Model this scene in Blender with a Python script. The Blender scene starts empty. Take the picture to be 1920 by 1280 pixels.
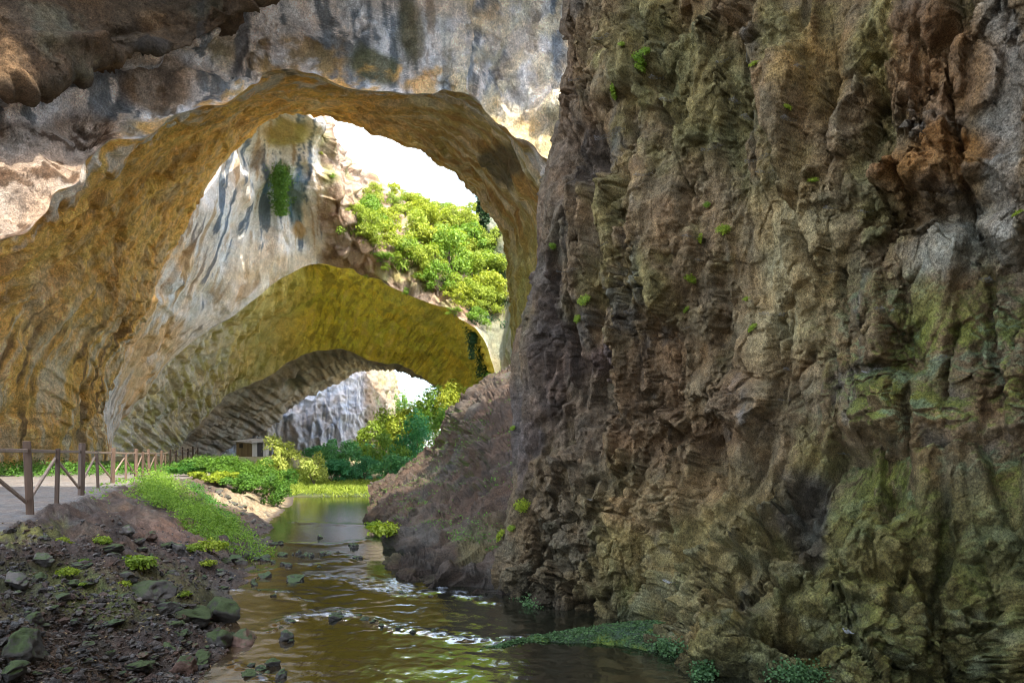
import bpy, math, random, time
import numpy as np
T0 = time.time()
# ------------------------------------------------------------------ camera, sky, sun, exposure
SC = bpy.context.scene
COL = SC.collection
EYE = 2.6            # camera height above the water (z = 0), metres
FPX, CX, HY = 1200.0, 960.0, 853.0   # the survey of the place: focal length and horizon of the photograph

cam_d = bpy.data.cameras.new('camera'); cam = bpy.data.objects.new('camera', cam_d); COL.objects.link(cam)
cam.location = (0, 0, EYE); cam.rotation_euler = (math.radians(90), 0, 0)
cam_d.sensor_width = 36; cam_d.lens = 36 * FPX / 1920; cam_d.shift_y = (HY - 640) / 1920
cam_d.clip_start = 0.1; cam_d.clip_end = 3000
SC.camera = cam

TO_SUN = np.array([0.40, -0.50, 0.85]); TO_SUN /= np.linalg.norm(TO_SUN)
SUN_EL = math.asin(TO_SUN[2]); SUN_AZ = math.atan2(TO_SUN[0], TO_SUN[1])
W = bpy.data.worlds.new('World'); SC.world = W; W.use_nodes = True
nt = W.node_tree; nt.nodes.clear()
wo = nt.nodes.new('ShaderNodeOutputWorld'); bg = nt.nodes.new('ShaderNodeBackground')
sky = nt.nodes.new('ShaderNodeTexSky'); sky.sky_type = 'NISHITA'; sky.sun_disc = False
sky.sun_elevation = SUN_EL; sky.sun_rotation = SUN_AZ; sky.dust_density = 2.0; sky.air_density = 1.0
tc = nt.nodes.new('ShaderNodeTexCoord'); cn = nt.nodes.new('ShaderNodeTexNoise'); cn.inputs['Scale'].default_value = 2.2
cn.inputs['Detail'].default_value = 6; cn.inputs['Roughness'].default_value = 0.6
cr = nt.nodes.new('ShaderNodeValToRGB'); cr.color_ramp.elements[0].position = 0.40; cr.color_ramp.elements[1].position = 0.66
cm = nt.nodes.new('ShaderNodeMix'); cm.data_type = 'RGBA'
nt.links.new(tc.outputs['Generated'], cn.inputs['Vector']); nt.links.new(cn.outputs['Fac'], cr.inputs['Fac'])
nt.links.new(cr.outputs['Color'], cm.inputs['Factor']); nt.links.new(sky.outputs['Color'], cm.inputs['A'])
cm.inputs['B'].default_value = (5.6, 6.0, 6.6, 1)
nt.links.new(cm.outputs['Result'], bg.inputs['Color']); bg.inputs['Strength'].default_value = 0.15
nt.links.new(bg.outputs['Background'], wo.inputs['Surface'])
sd = bpy.data.lights.new('sun', 'SUN'); sd.energy = 2.0; sd.angle = math.radians(0.55); sd.color = (1, 0.93, 0.80)
sun = bpy.data.objects.new('sun', sd); COL.objects.link(sun)
import mathutils
sun.rotation_euler = mathutils.Vector(TO_SUN).to_track_quat('Z', 'Y').to_euler()
sun.location = (30, -30, 60)
SC.view_settings.view_transform = 'Standard'; SC.view_settings.look = 'None'
SC.view_settings.gamma = 1; SC.view_settings.use_curve_mapping = False
SC.view_settings.exposure = 2.45
SC.cycles.max_bounces = 8; SC.cycles.diffuse_bounces = 4; SC.cycles.glossy_bounces = 3
SC.cycles.transparent_max_bounces = 8; SC.cycles.use_denoising = True; SC.cycles.filter_width = 1.05
SC.cycles.caustics_reflective = False; SC.cycles.caustics_refractive = False

# ------------------------------------------------------------------ maths helpers
f32 = np.float32
def P(px, py, D):
    px, py, D = np.broadcast_arrays(np.asarray(px, float), np.asarray(py, float), np.asarray(D, float))
    return np.stack([(px - CX) / FPX * D, D, EYE + (HY - py) / FPX * D], -1)
def proj(v):
    return CX + v[..., 0] / v[..., 1] * FPX, HY - (v[..., 2] - EYE) / v[..., 1] * FPX
def ss(x, a=0.0, b=1.0):
    t = np.clip((x - a) / (b - a), 0, 1); return t * t * (3 - 2 * t)
def lerp(a, b, t): return a + (b - a) * t
def hsh(ix, iy, iz, s):
    h = (ix.astype(np.int64) * 374761393 + iy.astype(np.int64) * 668265263 + iz.astype(np.int64) * 2147483647 + s * 1274126177) & 0xffffffff
    h = ((h ^ (h >> 13)) * 1274126177) & 0xffffffff
    return (h ^ (h >> 16)) & 0xffffffff
_R = np.random.RandomState(11)
_G = _R.normal(size=(512, 3)); _G /= np.linalg.norm(_G, axis=1)[:, None]; _G = _G.astype(f32)
_PM = _R.permutation(512)
_PM = np.concatenate([_PM, _PM])
def perlin(p, seed=0):
    sh = p.shape[:-1]; p = p.reshape(-1, 3) + seed * 17.137
    i = np.floor(p).astype(np.int32); fr = (p - i).astype(f32); i &= 511
    u = fr * fr * fr * (fr * (fr * 6 - 15) + 10)
    out = None
    res = []
    for dx in (0, 1):
        a = _PM[(i[:, 0] + dx) & 511]
        ry = []
        for dy in (0, 1):
            b = _PM[a + ((i[:, 1] + dy) & 511)]
            rz = []
            for dz in (0, 1):
                g = _G[_PM[b + ((i[:, 2] + dz) & 511)]]
                rz.append(g[:, 0] * (fr[:, 0] - dx) + g[:, 1] * (fr[:, 1] - dy) + g[:, 2] * (fr[:, 2] - dz))
            ry.append(rz[0] + u[:, 2] * (rz[1] - rz[0]))
        res.append(ry[0] + u[:, 1] * (ry[1] - ry[0]))
    out = res[0] + u[:, 0] * (res[1] - res[0])
    return (out * 1.5).reshape(sh)
def fbm(p, o=4, g=0.5, seed=0, l=2.03):
    a, s, t = 1.0, 0, 0
    for k in range(o):
        s = s + a * perlin(p * (l ** k), seed + k * 3); t += a; a *= g
    return s / t * 1.4
def ridged(p, o=4, g=0.5, seed=0):
    a, s, t = 1.0, 0, 0
    for k in range(o):
        s = s + a * (1 - np.abs(perlin(p * (2.1 ** k), seed + k * 5)) * 2.2); t += a; a *= g
    return s / t
def worley(p, seed=0, jit=0.9):
    """distance to nearest / second cell, a random number and a tilted facet height for the nearest cell"""
    sh = p.shape[:-1]; p = p.reshape(-1, 3).astype(f32)
    base = np.floor(p).astype(np.int32); n = len(p)
    f1 = np.full(n, 9, f32); f2 = np.full(n, 9, f32); rid = np.zeros(n, np.int64); off = np.zeros((n, 3), f32)
    for dx in (-1, 0, 1):
        for dy in (-1, 0, 1):
            for dz in (-1, 0, 1):
                cx, cy, cz = base[:, 0] + dx, base[:, 1] + dy, base[:, 2] + dz
                h = hsh(cx, cy, cz, seed)
                q = np.stack([cx + 0.5 + jit * ((h & 1023) / 1023 - 0.5), cy + 0.5 + jit * (((h >> 10) & 1023) / 1023 - 0.5),
                              cz + 0.5 + jit * (((h >> 20) & 1023) / 1023 - 0.5)], -1).astype(f32)
                dv = p - q; d = np.sqrt((dv * dv).sum(-1))
                nb = d < f1
                f2 = np.where(nb, f1, np.minimum(f2, d))
                rid = np.where(nb, h, rid); off = np.where(nb[:, None], dv, off); f1 = np.where(nb, d, f1)
    r = ((rid >> 5) & 4095) / 4095.0
    t = np.stack([((rid >> 3) & 255) / 127.5 - 1, ((rid >> 11) & 255) / 127.5 - 1, ((rid >> 19) & 255) / 127.5 - 1], -1)
    e = ss(f2 - f1, 0, .12)                          # facets meet in a groove instead of a jump
    return f1.reshape(sh), f2.reshape(sh), (.5 + (r - .5) * e).reshape(sh), ((off * t).sum(-1) * e).reshape(sh)
def catmull(C, n):
    """resample control rows C (k, ...) with a Catmull-Rom spline at n even steps, or at the given positions"""
    k = len(C); t = np.linspace(0, k - 1, n) if np.ndim(n) == 0 else np.asarray(n, float); i = np.minimum(t.astype(int), k - 2); fr = (t - i).reshape((-1,) + (1,) * (C.ndim - 1))
    E = np.concatenate([2 * C[:1] - C[1:2], C, 2 * C[-1:] - C[-2:-1]])
    a, b, c, d = E[i], E[i + 1], E[i + 2], E[i + 3]
    return 0.5 * (2 * b + (c - a) * fr + (2 * a - 5 * b + 4 * c - d) * fr ** 2 + (3 * b - a - 3 * c + d) * fr ** 3)
def grid_normals(V):
    du = np.gradient(V, axis=1); dv = np.gradient(V, axis=0)
    n = np.cross(du, dv); return n / (np.linalg.norm(n, axis=-1, keepdims=True) + 1e-9)
def blob(px, py, cx, cy, rx, ry, ang=0.0, p=1.0):
    a = math.radians(ang); dx, dy = px - cx, py - cy
    x = dx * math.cos(a) + dy * math.sin(a); y = -dx * math.sin(a) + dy * math.cos(a)
    return np.exp(-((x / rx) ** 2 + (y / ry) ** 2) ** p)
def segdist(px, py, pts):
    d = np.full(np.shape(px), 1e9)
    for (x0, y0), (x1, y1) in zip(pts[:-1], pts[1:]):
        vx, vy = x1 - x0, y1 - y0; t = np.clip(((px - x0) * vx + (py - y0) * vy) / (vx * vx + vy * vy + 1e-9), 0, 1)
        d = np.minimum(d, np.hypot(px - x0 - t * vx, py - y0 - t * vy))
    return d

# ------------------------------------------------------------------ mesh / object helpers
def mesh_np(name, V, F, smooth=True, attrs=None):
    me = bpy.data.meshes.new(name); V = np.ascontiguousarray(V, f32).reshape(-1, 3); F = np.ascontiguousarray(F, np.int32)
    n = F.shape[1]; me.vertices.add(len(V)); me.vertices.foreach_set('co', V.ravel())
    me.loops.add(F.size); me.loops.foreach_set('vertex_index', F.ravel())
    me.polygons.add(len(F)); me.polygons.foreach_set('loop_start', np.arange(0, F.size, n, dtype=np.int32))
    me.polygons.foreach_set('loop_total', np.full(len(F), n, np.int32))
    me.polygons.foreach_set('use_smooth', np.full(len(F), smooth, bool))
    me.update(calc_edges=True)
    for k, a in (attrs or {}).items():
        a = np.asarray(a, f32)
        if a.ndim > 1 and a.shape[-1] == 3:
            at = me.attributes.new(k, 'FLOAT_COLOR', 'POINT'); a = a.reshape(-1, 3)
            at.data.foreach_set('color', np.concatenate([a, np.ones((len(a), 1), f32)], 1).ravel())
        else:
            at = me.attributes.new(k, 'FLOAT', 'POINT'); at.data.foreach_set('value', a.ravel())
    return me
def grid_faces(nr, nc):
    i = np.arange(nr * nc).reshape(nr, nc)
    return np.stack([i[:-1, :-1], i[:-1, 1:], i[1:, 1:], i[1:, :-1]], -1).reshape(-1, 4)
def link(name, me, mat=None, parent=None, **props):
    o = bpy.data.objects.new(name, me); COL.objects.link(o)
    if mat and me is not None and len(me.materials) == 0: me.materials.append(mat)
    if parent: o.parent = parent
    for k, v in props.items(): o[k] = v
    return o
def tag(o, label, cat, group=None):
    o['label'] = label; o['category'] = cat
    if group: o['group'] = group
    return o
def empty(name, loc, rz=0.0):
    o = bpy.data.objects.new(name, None); COL.objects.link(o); o.location = loc; o.rotation_euler = (0, 0, rz); return o
def copy_tree(o, parent=None):
    c = o.copy(); COL.objects.link(c)
    if parent: c.parent = parent
    for ch in o.children: copy_tree(ch, c)
    return c

# ------------------------------------------------------------------ materials
class NT:
    def __init__(s, name):
        s.m = bpy.data.materials.new(name); s.m.use_nodes = True; s.t = s.m.node_tree; s.t.nodes.clear()
        s.out = s.n('ShaderNodeOutputMaterial')
    def n(s, typ, **kw):
        x = s.t.nodes.new(typ)
        for k, v in kw.items():
            if k[0] == '_': setattr(x, k[1:], v)
            else: x.inputs[k.replace('__', ' ')].default_value = v
        return x
    def l(s, a, b): s.t.links.new(a, b)
    def noise(s, vec, scale, detail=6, rough=0.6, dist=0.0):
        x = s.n('ShaderNodeTexNoise', Scale=scale, Detail=detail, Roughness=rough, Distortion=dist); s.l(vec, x.inputs['Vector']); return x.outputs['Fac']
    def ramp(s, fac, stops):
        r = s.n('ShaderNodeValToRGB'); e = r.color_ramp.elements
        while len(e) < len(stops): e.new(0.5)
        for el, (p, c) in zip(e, stops):
            el.position = p; el.color = (c, c, c, 1) if not isinstance(c, tuple) else c + (1,)
        s.l(fac, r.inputs['Fac']); return r.outputs['Color']
    def mix(s, a, b, fac, mode='MIX'):
        x = s.n('ShaderNodeMix', _data_type='RGBA', _blend_type=mode)
        for v, k in ((a, 'A'), (b, 'B'), (fac, 'Factor')):
            if isinstance(v, (tuple, float, int)): x.inputs[k].default_value = (v + (1,)) if isinstance(v, tuple) else v
            else: s.l(v, x.inputs[k])
        return x.outputs['Result']
    def math(s, op, a, b=0.0):
        x = s.n('ShaderNodeMath', _operation=op)
        for v, k in ((a, 0), (b, 1)):
            if isinstance(v, (float, int)): x.inputs[k].default_value = v
            else: s.l(v, x.inputs[k])
        return x.outputs[0]
def rock_mat(name, scale=1.0, bump=0.5, lo=0.6, hi=1.35, rough=0.9, stretch=(1, 1, 1), bdist=0.05, grain=.72):
    """vertex albedo ('tint') carried by the surface, fine mottling, pitting and relief from noise"""
    s = NT(name); g = s.n('ShaderNodeNewGeometry'); mp = s.n('ShaderNodeMapping'); mp.inputs['Scale'].default_value = stretch
    s.l(g.outputs['Position'], mp.inputs['Vector']); v = mp.outputs['Vector']
    at = s.n('ShaderNodeAttribute', _attribute_name='tint')
    a = s.noise(v, 3.0 * scale, 8, 0.68, 0.6); b = s.noise(v, 14.0 * scale, 6, 0.7)
    k = s.ramp(s.math('ADD', s.math('MULTIPLY', a, 0.6), s.math('MULTIPLY', b, 0.4)), [(0.36, lo), (0.5, 0.95), (0.64, hi)])
    c = s.mix(at.outputs['Color'], k, 1.0, 'MULTIPLY')
    warm = s.ramp(s.noise(v, 1.1 * scale, 5, 0.6, 0.5), [(0.35, (1.12, 0.97, 0.82)), (0.65, (0.90, 1.0, 1.08))])
    c = s.mix(c, warm, 0.8, 'MULTIPLY')
    vo = s.n('ShaderNodeTexVoronoi', Scale=7.0 * scale); s.l(v, vo.inputs['Vector']); vo.feature = 'F1'
    h = s.math('ADD', s.math('MULTIPLY', s.noise(v, 5.0 * scale, 12, 0.72, 0.4), 1.0), s.math('MULTIPLY', vo.outputs['Distance'], 0.25))
    bm0 = s.n('ShaderNodeBump', Strength=min(1, bump * 1.3), Distance=bdist * .35); vc = s.n('ShaderNodeTexVoronoi', Scale=26.0 * scale); s.l(v, vc.inputs['Vector'])
    s.l(s.math('ADD', s.noise(v, 24.0 * scale, 8, 0.8, 0.6), s.math('MULTIPLY', vc.outputs['Distance'], .5)), bm0.inputs['Height'])
    bm = s.n('ShaderNodeBump', Strength=bump, Distance=bdist); s.l(h, bm.inputs['Height']); s.l(bm0.outputs['Normal'], bm.inputs['Normal'])
    gr = s.ramp(s.noise(v, 40.0 * scale, 5, 0.75), [(.38, grain), (.62, 2 - grain)]); c = s.mix(c, gr, 1.0, 'MULTIPLY')
    p = s.n('ShaderNodeBsdfPrincipled', Roughness=rough); p.inputs['Specular IOR Level'].default_value = 0.25
    s.l(c, p.inputs['Base Color']); s.l(bm.outputs['Normal'], p.inputs['Normal']); s.l(p.outputs['BSDF'], s.out.inputs['Surface'])
    return s.m
def leaf_mat(name, c1, c2, trans=0.35):
    s = NT(name); g = s.n('ShaderNodeNewGeometry')
    tcn = s.n('ShaderNodeTexCoord'); nz = s.noise(g.outputs['Position'], 0.6, 2)
    f = s.math('ADD', s.math('MULTIPLY', g.outputs['Random Per Island'], 0.7), s.math('MULTIPLY', nz, 0.3))
    c = s.ramp(f, [(0.1, c1), (0.85, c2)]); oi = s.n('ShaderNodeObjectInfo'); c = s.mix(c, s.ramp(oi.outputs['Random'], [(0, (.55, .80, .75)), (.5, (1, 1, 1)), (1, (1.15, 1.05, .8))]), 1.0, 'MULTIPLY')
    d = s.n('ShaderNodeBsdfPrincipled', Roughness=0.55); d.inputs['Specular IOR Level'].default_value = 0.3; t = s.n('ShaderNodeBsdfTranslucent')
    tcx = s.mix(c, (1.2, 1.25, 0.55), 1.0, 'MULTIPLY')
    s.l(c, d.inputs['Base Color']); s.l(tcx, t.inputs['Color'])
    m = s.n('ShaderNodeMixShader', Fac=trans); s.l(d.outputs[0], m.inputs[1]); s.l(t.outputs[0], m.inputs[2]); s.l(m.outputs[0], s.out.inputs['Surface'])
    return s.m
def plain_mat(name, c, c2=None, rough=0.8, scale=8.0, stretch=(1, 1, 1), bump=0.3, bdist=0.01, obj=True):
    s = NT(name); tcn = s.n('ShaderNodeTexCoord'); mp = s.n('ShaderNodeMapping'); mp.inputs['Scale'].default_value = stretch
    if obj: s.l(tcn.outputs['Object'], mp.inputs['Vector'])
    else:
        g = s.n('ShaderNodeNewGeometry'); s.l(g.outputs['Position'], mp.inputs['Vector'])
    v = mp.outputs['Vector']; oi = s.n('ShaderNodeObjectInfo')
    n1 = s.noise(v, scale, 8, 0.65, 0.3)
    col = s.ramp(n1, [(0.32, c), (0.68, c2 or tuple(x * 1.5 for x in c))])
    k = s.ramp(oi.outputs['Random'], [(0, 0.75), (1, 1.25)]); col = s.mix(col, k, 1.0, 'MULTIPLY')
    bm = s.n('ShaderNodeBump', Strength=bump, Distance=bdist); s.l(s.noise(v, scale * 2.5, 8, 0.7), bm.inputs['Height'])
    p = s.n('ShaderNodeBsdfPrincipled', Roughness=rough); s.l(col, p.inputs['Base Color']); s.l(bm.outputs['Normal'], p.inputs['Normal'])
    s.l(p.outputs['BSDF'], s.out.inputs['Surface']); return s.m

M = {}
M['vault'] = rock_mat('vault_limestone', 0.40, 0.9, 0.55, 1.6, bdist=0.35, grain=.55)
M['far'] = rock_mat('far_limestone', 0.2, 0.5, 0.7, 1.25, bdist=0.4)
M['cliff'] = rock_mat('cliff_rock', 1.3, 0.75, 0.48, 1.55, bdist=0.08, grain=.46, stretch=(1, 1, 0.8))
M['spur'] = rock_mat('spur_rock', 0.9, 0.85, 0.6, 1.35, bdist=0.09, stretch=(1, 1, 1.6), grain=.5)
M['ground'] = rock_mat('bank_earth', 2.2, 0.8, 0.5, 1.55, bdist=0.04, grain=.5)

# ------------------------------------------------------------------ the bedrock: lofted sheets
SHEETS = {}; UV = {}
def col(*c): return np.array(c, f32)
OCHRE, OCHRE_D, YELLOW = col(.90, .53, .15), col(.48, .26, .08), col(.88, .80, .14)  # ochre also holds the warm bounced light of the vault
WHITE, BLUEG, TAN, BROWN, PINK = col(.78, .75, .74), col(.17, .23, .32), col(.66, .56, .40), col(.20, .13, .075), col(.62, .48, .38)
GREY, DARK, GREEN = col(.30, .29, .27), col(.055, .05, .045), col(.20, .24, .08)
def sheet(name, rings, nv, nu, disp, paint, mat, flip=False, snap=None, world=False, soft=7, **props):
    C = np.array(rings, float)                       # (rings, points, 3) : px, py, depth of surveyed points
    if not world: C[..., 2] = np.log(C[..., 2])
    G = catmull(C, nv); G = catmull(G.transpose(1, 0, 2), nu).transpose(1, 0, 2)
    nv, nu = G.shape[:2]; UV['u'], UV['v'] = np.meshgrid(np.linspace(0, 1, nu), np.linspace(0, 1, nv))
    if world: V = G; px, py, D = G[..., 0], G[..., 2], G[..., 1]
    else: px, py, D = G[..., 0], G[..., 1], np.exp(G[..., 2]); V = P(px, py, D)
    N = grid_normals(V)
    if flip: N = -N
    V2 = disp(V, N, px, py, D)
    if soft:                                         # weathered, rounded lips: no single-vertex teeth along the first and last rows
        k = np.hanning(soft * 2 + 3)[1:-1]; k /= k.sum(); Pd = np.pad(V2, ((0, 0), (soft, soft), (0, 0)), mode='edge')
        Sm = sum(k[i] * Pd[:, i:i + nu] for i in range(2 * soft + 1)); i = np.arange(nv)
        wt = np.maximum(np.exp(-(i / 7.0) ** 2), np.exp(-((nv - 1 - i) / 7.0) ** 2))[:, None, None] * .9; V2 = V2 + (Sm - V2) * wt
    if snap is not None:                             # weld the first row to the lip of the sheet it grows from
        lip = SHEETS[snap[0]][0][snap[1]]; t = np.linspace(0, len(lip) - 1, nu); i = np.minimum(t.astype(int), len(lip) - 2)
        tgt = lip[i] + (lip[i + 1] - lip[i]) * (t - i)[:, None]
        V2 = V2 + (tgt - V2[0])[None] * np.exp(-np.arange(nv) / (nv * .045))[:, None, None]
    N2 = grid_normals(V2) * (-1 if flip else 1)
    uu, vv = np.meshgrid(np.linspace(0, 1, nu), np.linspace(0, 1, nv))
    T = paint(V2, N2, px, py, D, uu, vv)
    F = grid_faces(nv, nu)
    if flip: F = F[:, ::-1]
    me = mesh_np(name, V2, F, True, {'tint': np.clip(T, 0.01, 0.85)})
    o = link(name, me, M[mat], kind='structure', **props)
    SHEETS[name] = SHEETS[o.name] = (V2, N2, px, py)
    print(o.name, V2.shape, round(time.time() - T0, 1))
    return o
def mixc(T, c, m): return T + (c - T) * np.clip(m, 0, 1)[..., None]

def rock_disp(big=2.0, amp=1.0, stretch=(1, 1, 1), fl=1.0, stria=0.0):
    """weathered vault: broad undulation, pockets, flaking ledges, fall-line flutes; sizes in metres"""
    st = np.array(stretch)
    def f(V, N, px, py, D):
        q = V * st
        w = q + 0.8 * big * np.stack([perlin(q / big / 1.5, 41), perlin(q / big / 1.5, 42), perlin(q / big / 1.5, 43)], -1)
        h = amp * 0.55 * fbm(q / (big * 3.0), 3, 0.5, 1)
        f1, f2, r, t = worley(w / big / 1.3, 5)
        gate = ss(fbm(q / big / 4, 3, .5, 13), -.2, .25)
        h = h + gate * (amp * (0.20 * (r - 0.5) + 0.20 * t) - amp * 0.10 * np.exp(-(f2 - f1) * 14))
        h = h - amp * 0.45 * ss(perlin(w / big / 1.5, 9), 0.38, 0.62)
        lay = q[..., 2] / big / .75 + 1.2 * fbm(q / big / 3, 3, .5, 14) + .15 * q[..., 0]       # ragged ledges where slabs have fallen
        h = h + amp * .22 * (ss(lay % 1.0, .0, .12) - (lay % 1.0)) * ss(fbm(q / big / 2.5, 3, .5, 15), -.05, .3)
        if stria: h = h + stria * (fbm(np.stack([UV['v'] * 46, UV['u'] * 7, 0 * px], -1), 4, .6, 16) + .6 * ridged(np.stack([UV['v'] * 22, UV['u'] * 5, 0 * px], -1), 3, .55, 17)) * ss(py, 380, 600)
        V2 = V + N * h[..., None]
        q2 = V2 * st; var = .2 + 1.2 * ss(fbm(q / big / 1.8, 3, .5, 11), -.1, .35); w2 = q2 / (big * .30) + .5 * fbm(q2 / big / .5, 3, .55, 18)[..., None]
        f1, f2, r, t = worley(w2 + 7, 6)
        h2 = amp * fl * var * (0.10 * (r - 0.5) + 0.07 * t) + amp * 0.12 * fbm(q2 / (big * 0.5), 6, 0.62, 2)
        h2 = h2 - amp * .20 * ss(ridged(q2 * np.array([1, 1, .7]) / big / 1.1, 4, .55, 12), .90, 1.04)
        return V2 + N * h2[..., None]
    return f

ROOF_Y = 8.0
# --- rings, near to far (surveyed in the photograph: px, py, distance)
L1 = [(-520, 900, 24), (-480, 640, 24), (-330, 470, 23.3), (-60, 455, 25.3), (100, 362, 28.8), (240, 252, 33), (420, 182, 36), (530, 138, 37), (700, 168, 38), (840, 168, 37), (930, 205, 35), (1025, 300, 33), (1120, 450, 31), (1220, 650, 30), (1260, 900, 30)]
M1 = [(-200, 900, 34), (-190, 700, 33), (-110, 560, 34), (30, 500, 38), (150, 420, 42), (270, 330, 45), (400, 245, 48), (520, 190, 50), (680, 192, 52), (800, 215, 50), (890, 255, 47), (965, 335, 45), (1030, 450, 44), (1090, 650, 43), (1120, 900, 43)]
M2 = [(60, 895, 46), (60, 760, 44), (90, 640, 44), (170, 540, 47), (230, 465, 51), (320, 380, 55), (430, 270, 58), (520, 208, 60), (640, 205, 62), (760, 250, 60), (860, 305, 57), (930, 380, 55), (975, 490, 54), (990, 660, 54), (990, 900, 54)]
E1 = [(190, 885, 60), (190, 780, 58), (215, 680, 58), (265, 570, 60), (310, 480, 63), (370, 385, 66), (440, 275, 68), (500, 217, 69), (610, 214, 70), (720, 246, 69), (840, 312, 66), (905, 385, 64), (952, 480, 63), (968, 640, 62), (965, 900, 62)]
E1b = [(x, y - 46, d + 1.2) for (x, y, d) in E1]
def col_sheet1(V, N, px, py, D, u, v):
    q = V * np.array([1, 1, 1])
    T = np.broadcast_to(OCHRE, V.shape).copy()
    n1 = fbm(q / 7, 4, 0.55, 20); n2 = fbm(q / 2.2, 4, 0.6, 21)
    wp = px + 30 * fbm(q / 5, 3, .5, 22); wq = py + 30 * fbm(q / 5, 3, .5, 23)
    T = mixc(T, OCHRE_D, 0.75 * ss(n1, 0.05, 0.55)); T = mixc(T, TAN, 0.6 * ss(-n1, 0.0, 0.6))
    st = fbm(np.stack([v * 26, u * 5 + 0 * v, v * 0 + 3], -1), 5, 0.6, 24)      # streaks along the fall line
    low = ss(wq, 470, 640) * ss(-px, -520, -200)
    T = mixc(T, BROWN, 0.85 * low * ss(st, 0.04, 0.22)); T = mixc(T, TAN * 1.2, 0.85 * low * ss(-st, 0.03, 0.25))
    T = mixc(T, OCHRE_D * .8, .7 * (1 - low) * ss(fbm(q * np.array([1, 1, .8]) / 3.2, 5, .62, 28), .12, .3)); T = mixc(T, col(.62, .46, .28), .5 * ss(fbm(q / 1.4, 4, .6, 29), .15, .35))
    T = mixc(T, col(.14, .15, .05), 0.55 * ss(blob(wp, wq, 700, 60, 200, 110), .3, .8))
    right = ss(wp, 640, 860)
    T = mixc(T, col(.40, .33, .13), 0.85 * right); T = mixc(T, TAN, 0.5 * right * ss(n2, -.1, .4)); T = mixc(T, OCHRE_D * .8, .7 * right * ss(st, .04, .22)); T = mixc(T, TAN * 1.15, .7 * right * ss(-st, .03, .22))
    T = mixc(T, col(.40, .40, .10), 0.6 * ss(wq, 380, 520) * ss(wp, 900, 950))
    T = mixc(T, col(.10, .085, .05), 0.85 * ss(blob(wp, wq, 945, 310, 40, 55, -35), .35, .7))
    wh = ss(wp - (360 + 0.45 * (560 - wq)), -60, 60) * ss(wq, 300, 380) * ss(-px, -700, -500)
    T = mixc(T, WHITE, 0.75 * wh * ss(st + n2 * .4, -0.5, 0.2)); T = mixc(T, BLUEG, 0.6 * wh * ss(st, .12, .35))
    T = mixc(T, col(.55, .36, .13), .5 * ss(n2, .15, .5) * low)
    T = mixc(T, WHITE * .9, .8 * ss(.10 + .10 * n2 - v, 0, .05) * ss(fbm(q / 1.6, 3, .5, 27), -.2, .15))
    T = mixc(T, DARK, 0.5 * ss(ridged(q / 3.3, 3, .5, 26), .95, 1.04))
    T = mixc(T, col(.18, .22, .30), ss(v, .885, .93) * ss(px, 480, 620) * .8)  # bluish skylight along the arch rim, put into the colour
    return T
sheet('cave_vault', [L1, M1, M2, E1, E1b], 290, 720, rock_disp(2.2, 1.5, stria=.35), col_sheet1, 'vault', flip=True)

# --- near face above the first lip, streaked white and grey, and the brown roof above it
F1 = [(-560, 700, 21), (-520, 380, 21), (-330, 220, 23), (-60, 168, 27.5), (60, 140, 30), (180, 104, 33), (310, 98, 35), (400, 70, 35.5), (470, 0, 35.5), (600, -60, 36), (800, -80, 36), (950, -60, 34), (1140, 40, 32), (1300, 250, 30), (1400, 900, 28)]
Fm = [tuple((np.array(a) * 0.5 + np.array(b) * 0.5) + np.array([0, 0, 0.8])) for a, b in zip(L1, F1)]
L1u = [(x, y + 3, d + 0.3) for (x, y, d) in L1]
F1b = [(x, y - 60 if x > 440 else y - 5, d - (2.5 if 540 < x < 1100 else 0)) for (x, y, d) in F1]  # brow pushed out above the frame to shade the face below
F2 = [(x - 10, y - (420 if x > 440 else 10), d + 1.0) for (x, y, d) in F1b]
def disp_face(V, N, px, py, D):
    V2 = rock_disp(1.6, 1.35, (1, 1, 0.6), fl=1.8)(V, N, px, py, D)
    h = -1.0 * blob(px, py, 350, 145, 60, 16, 8) + 0.9 * blob(px, py, 170, 225, 55, 40) + 1.0 * blob(px, py, 575, 85, 50, 45) + .7 * blob(px, py, 510, 105, 30, 22)
    h = h - 1.2 * ss(py, 95, 105) * 0 + 0.9 * ridged(V * np.array([1, 1, .2]) / 3.5, 2, .5, 30) * ss(-px, -520, -300)
    lump = ss(py - (395 - 0.62 * px), -60, 40) * ss(-px, -260, -160) + blob(px, py, 170, 225, 50, 35)
    f1, f2, r, t = worley(V / 1.1 + .3 * fbm(V / 1.3, 2)[..., None], 33)
    h = h + lump * (0.55 * (0.6 - f1) + .5 * t)
    return V2 + N * h[..., None]
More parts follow.
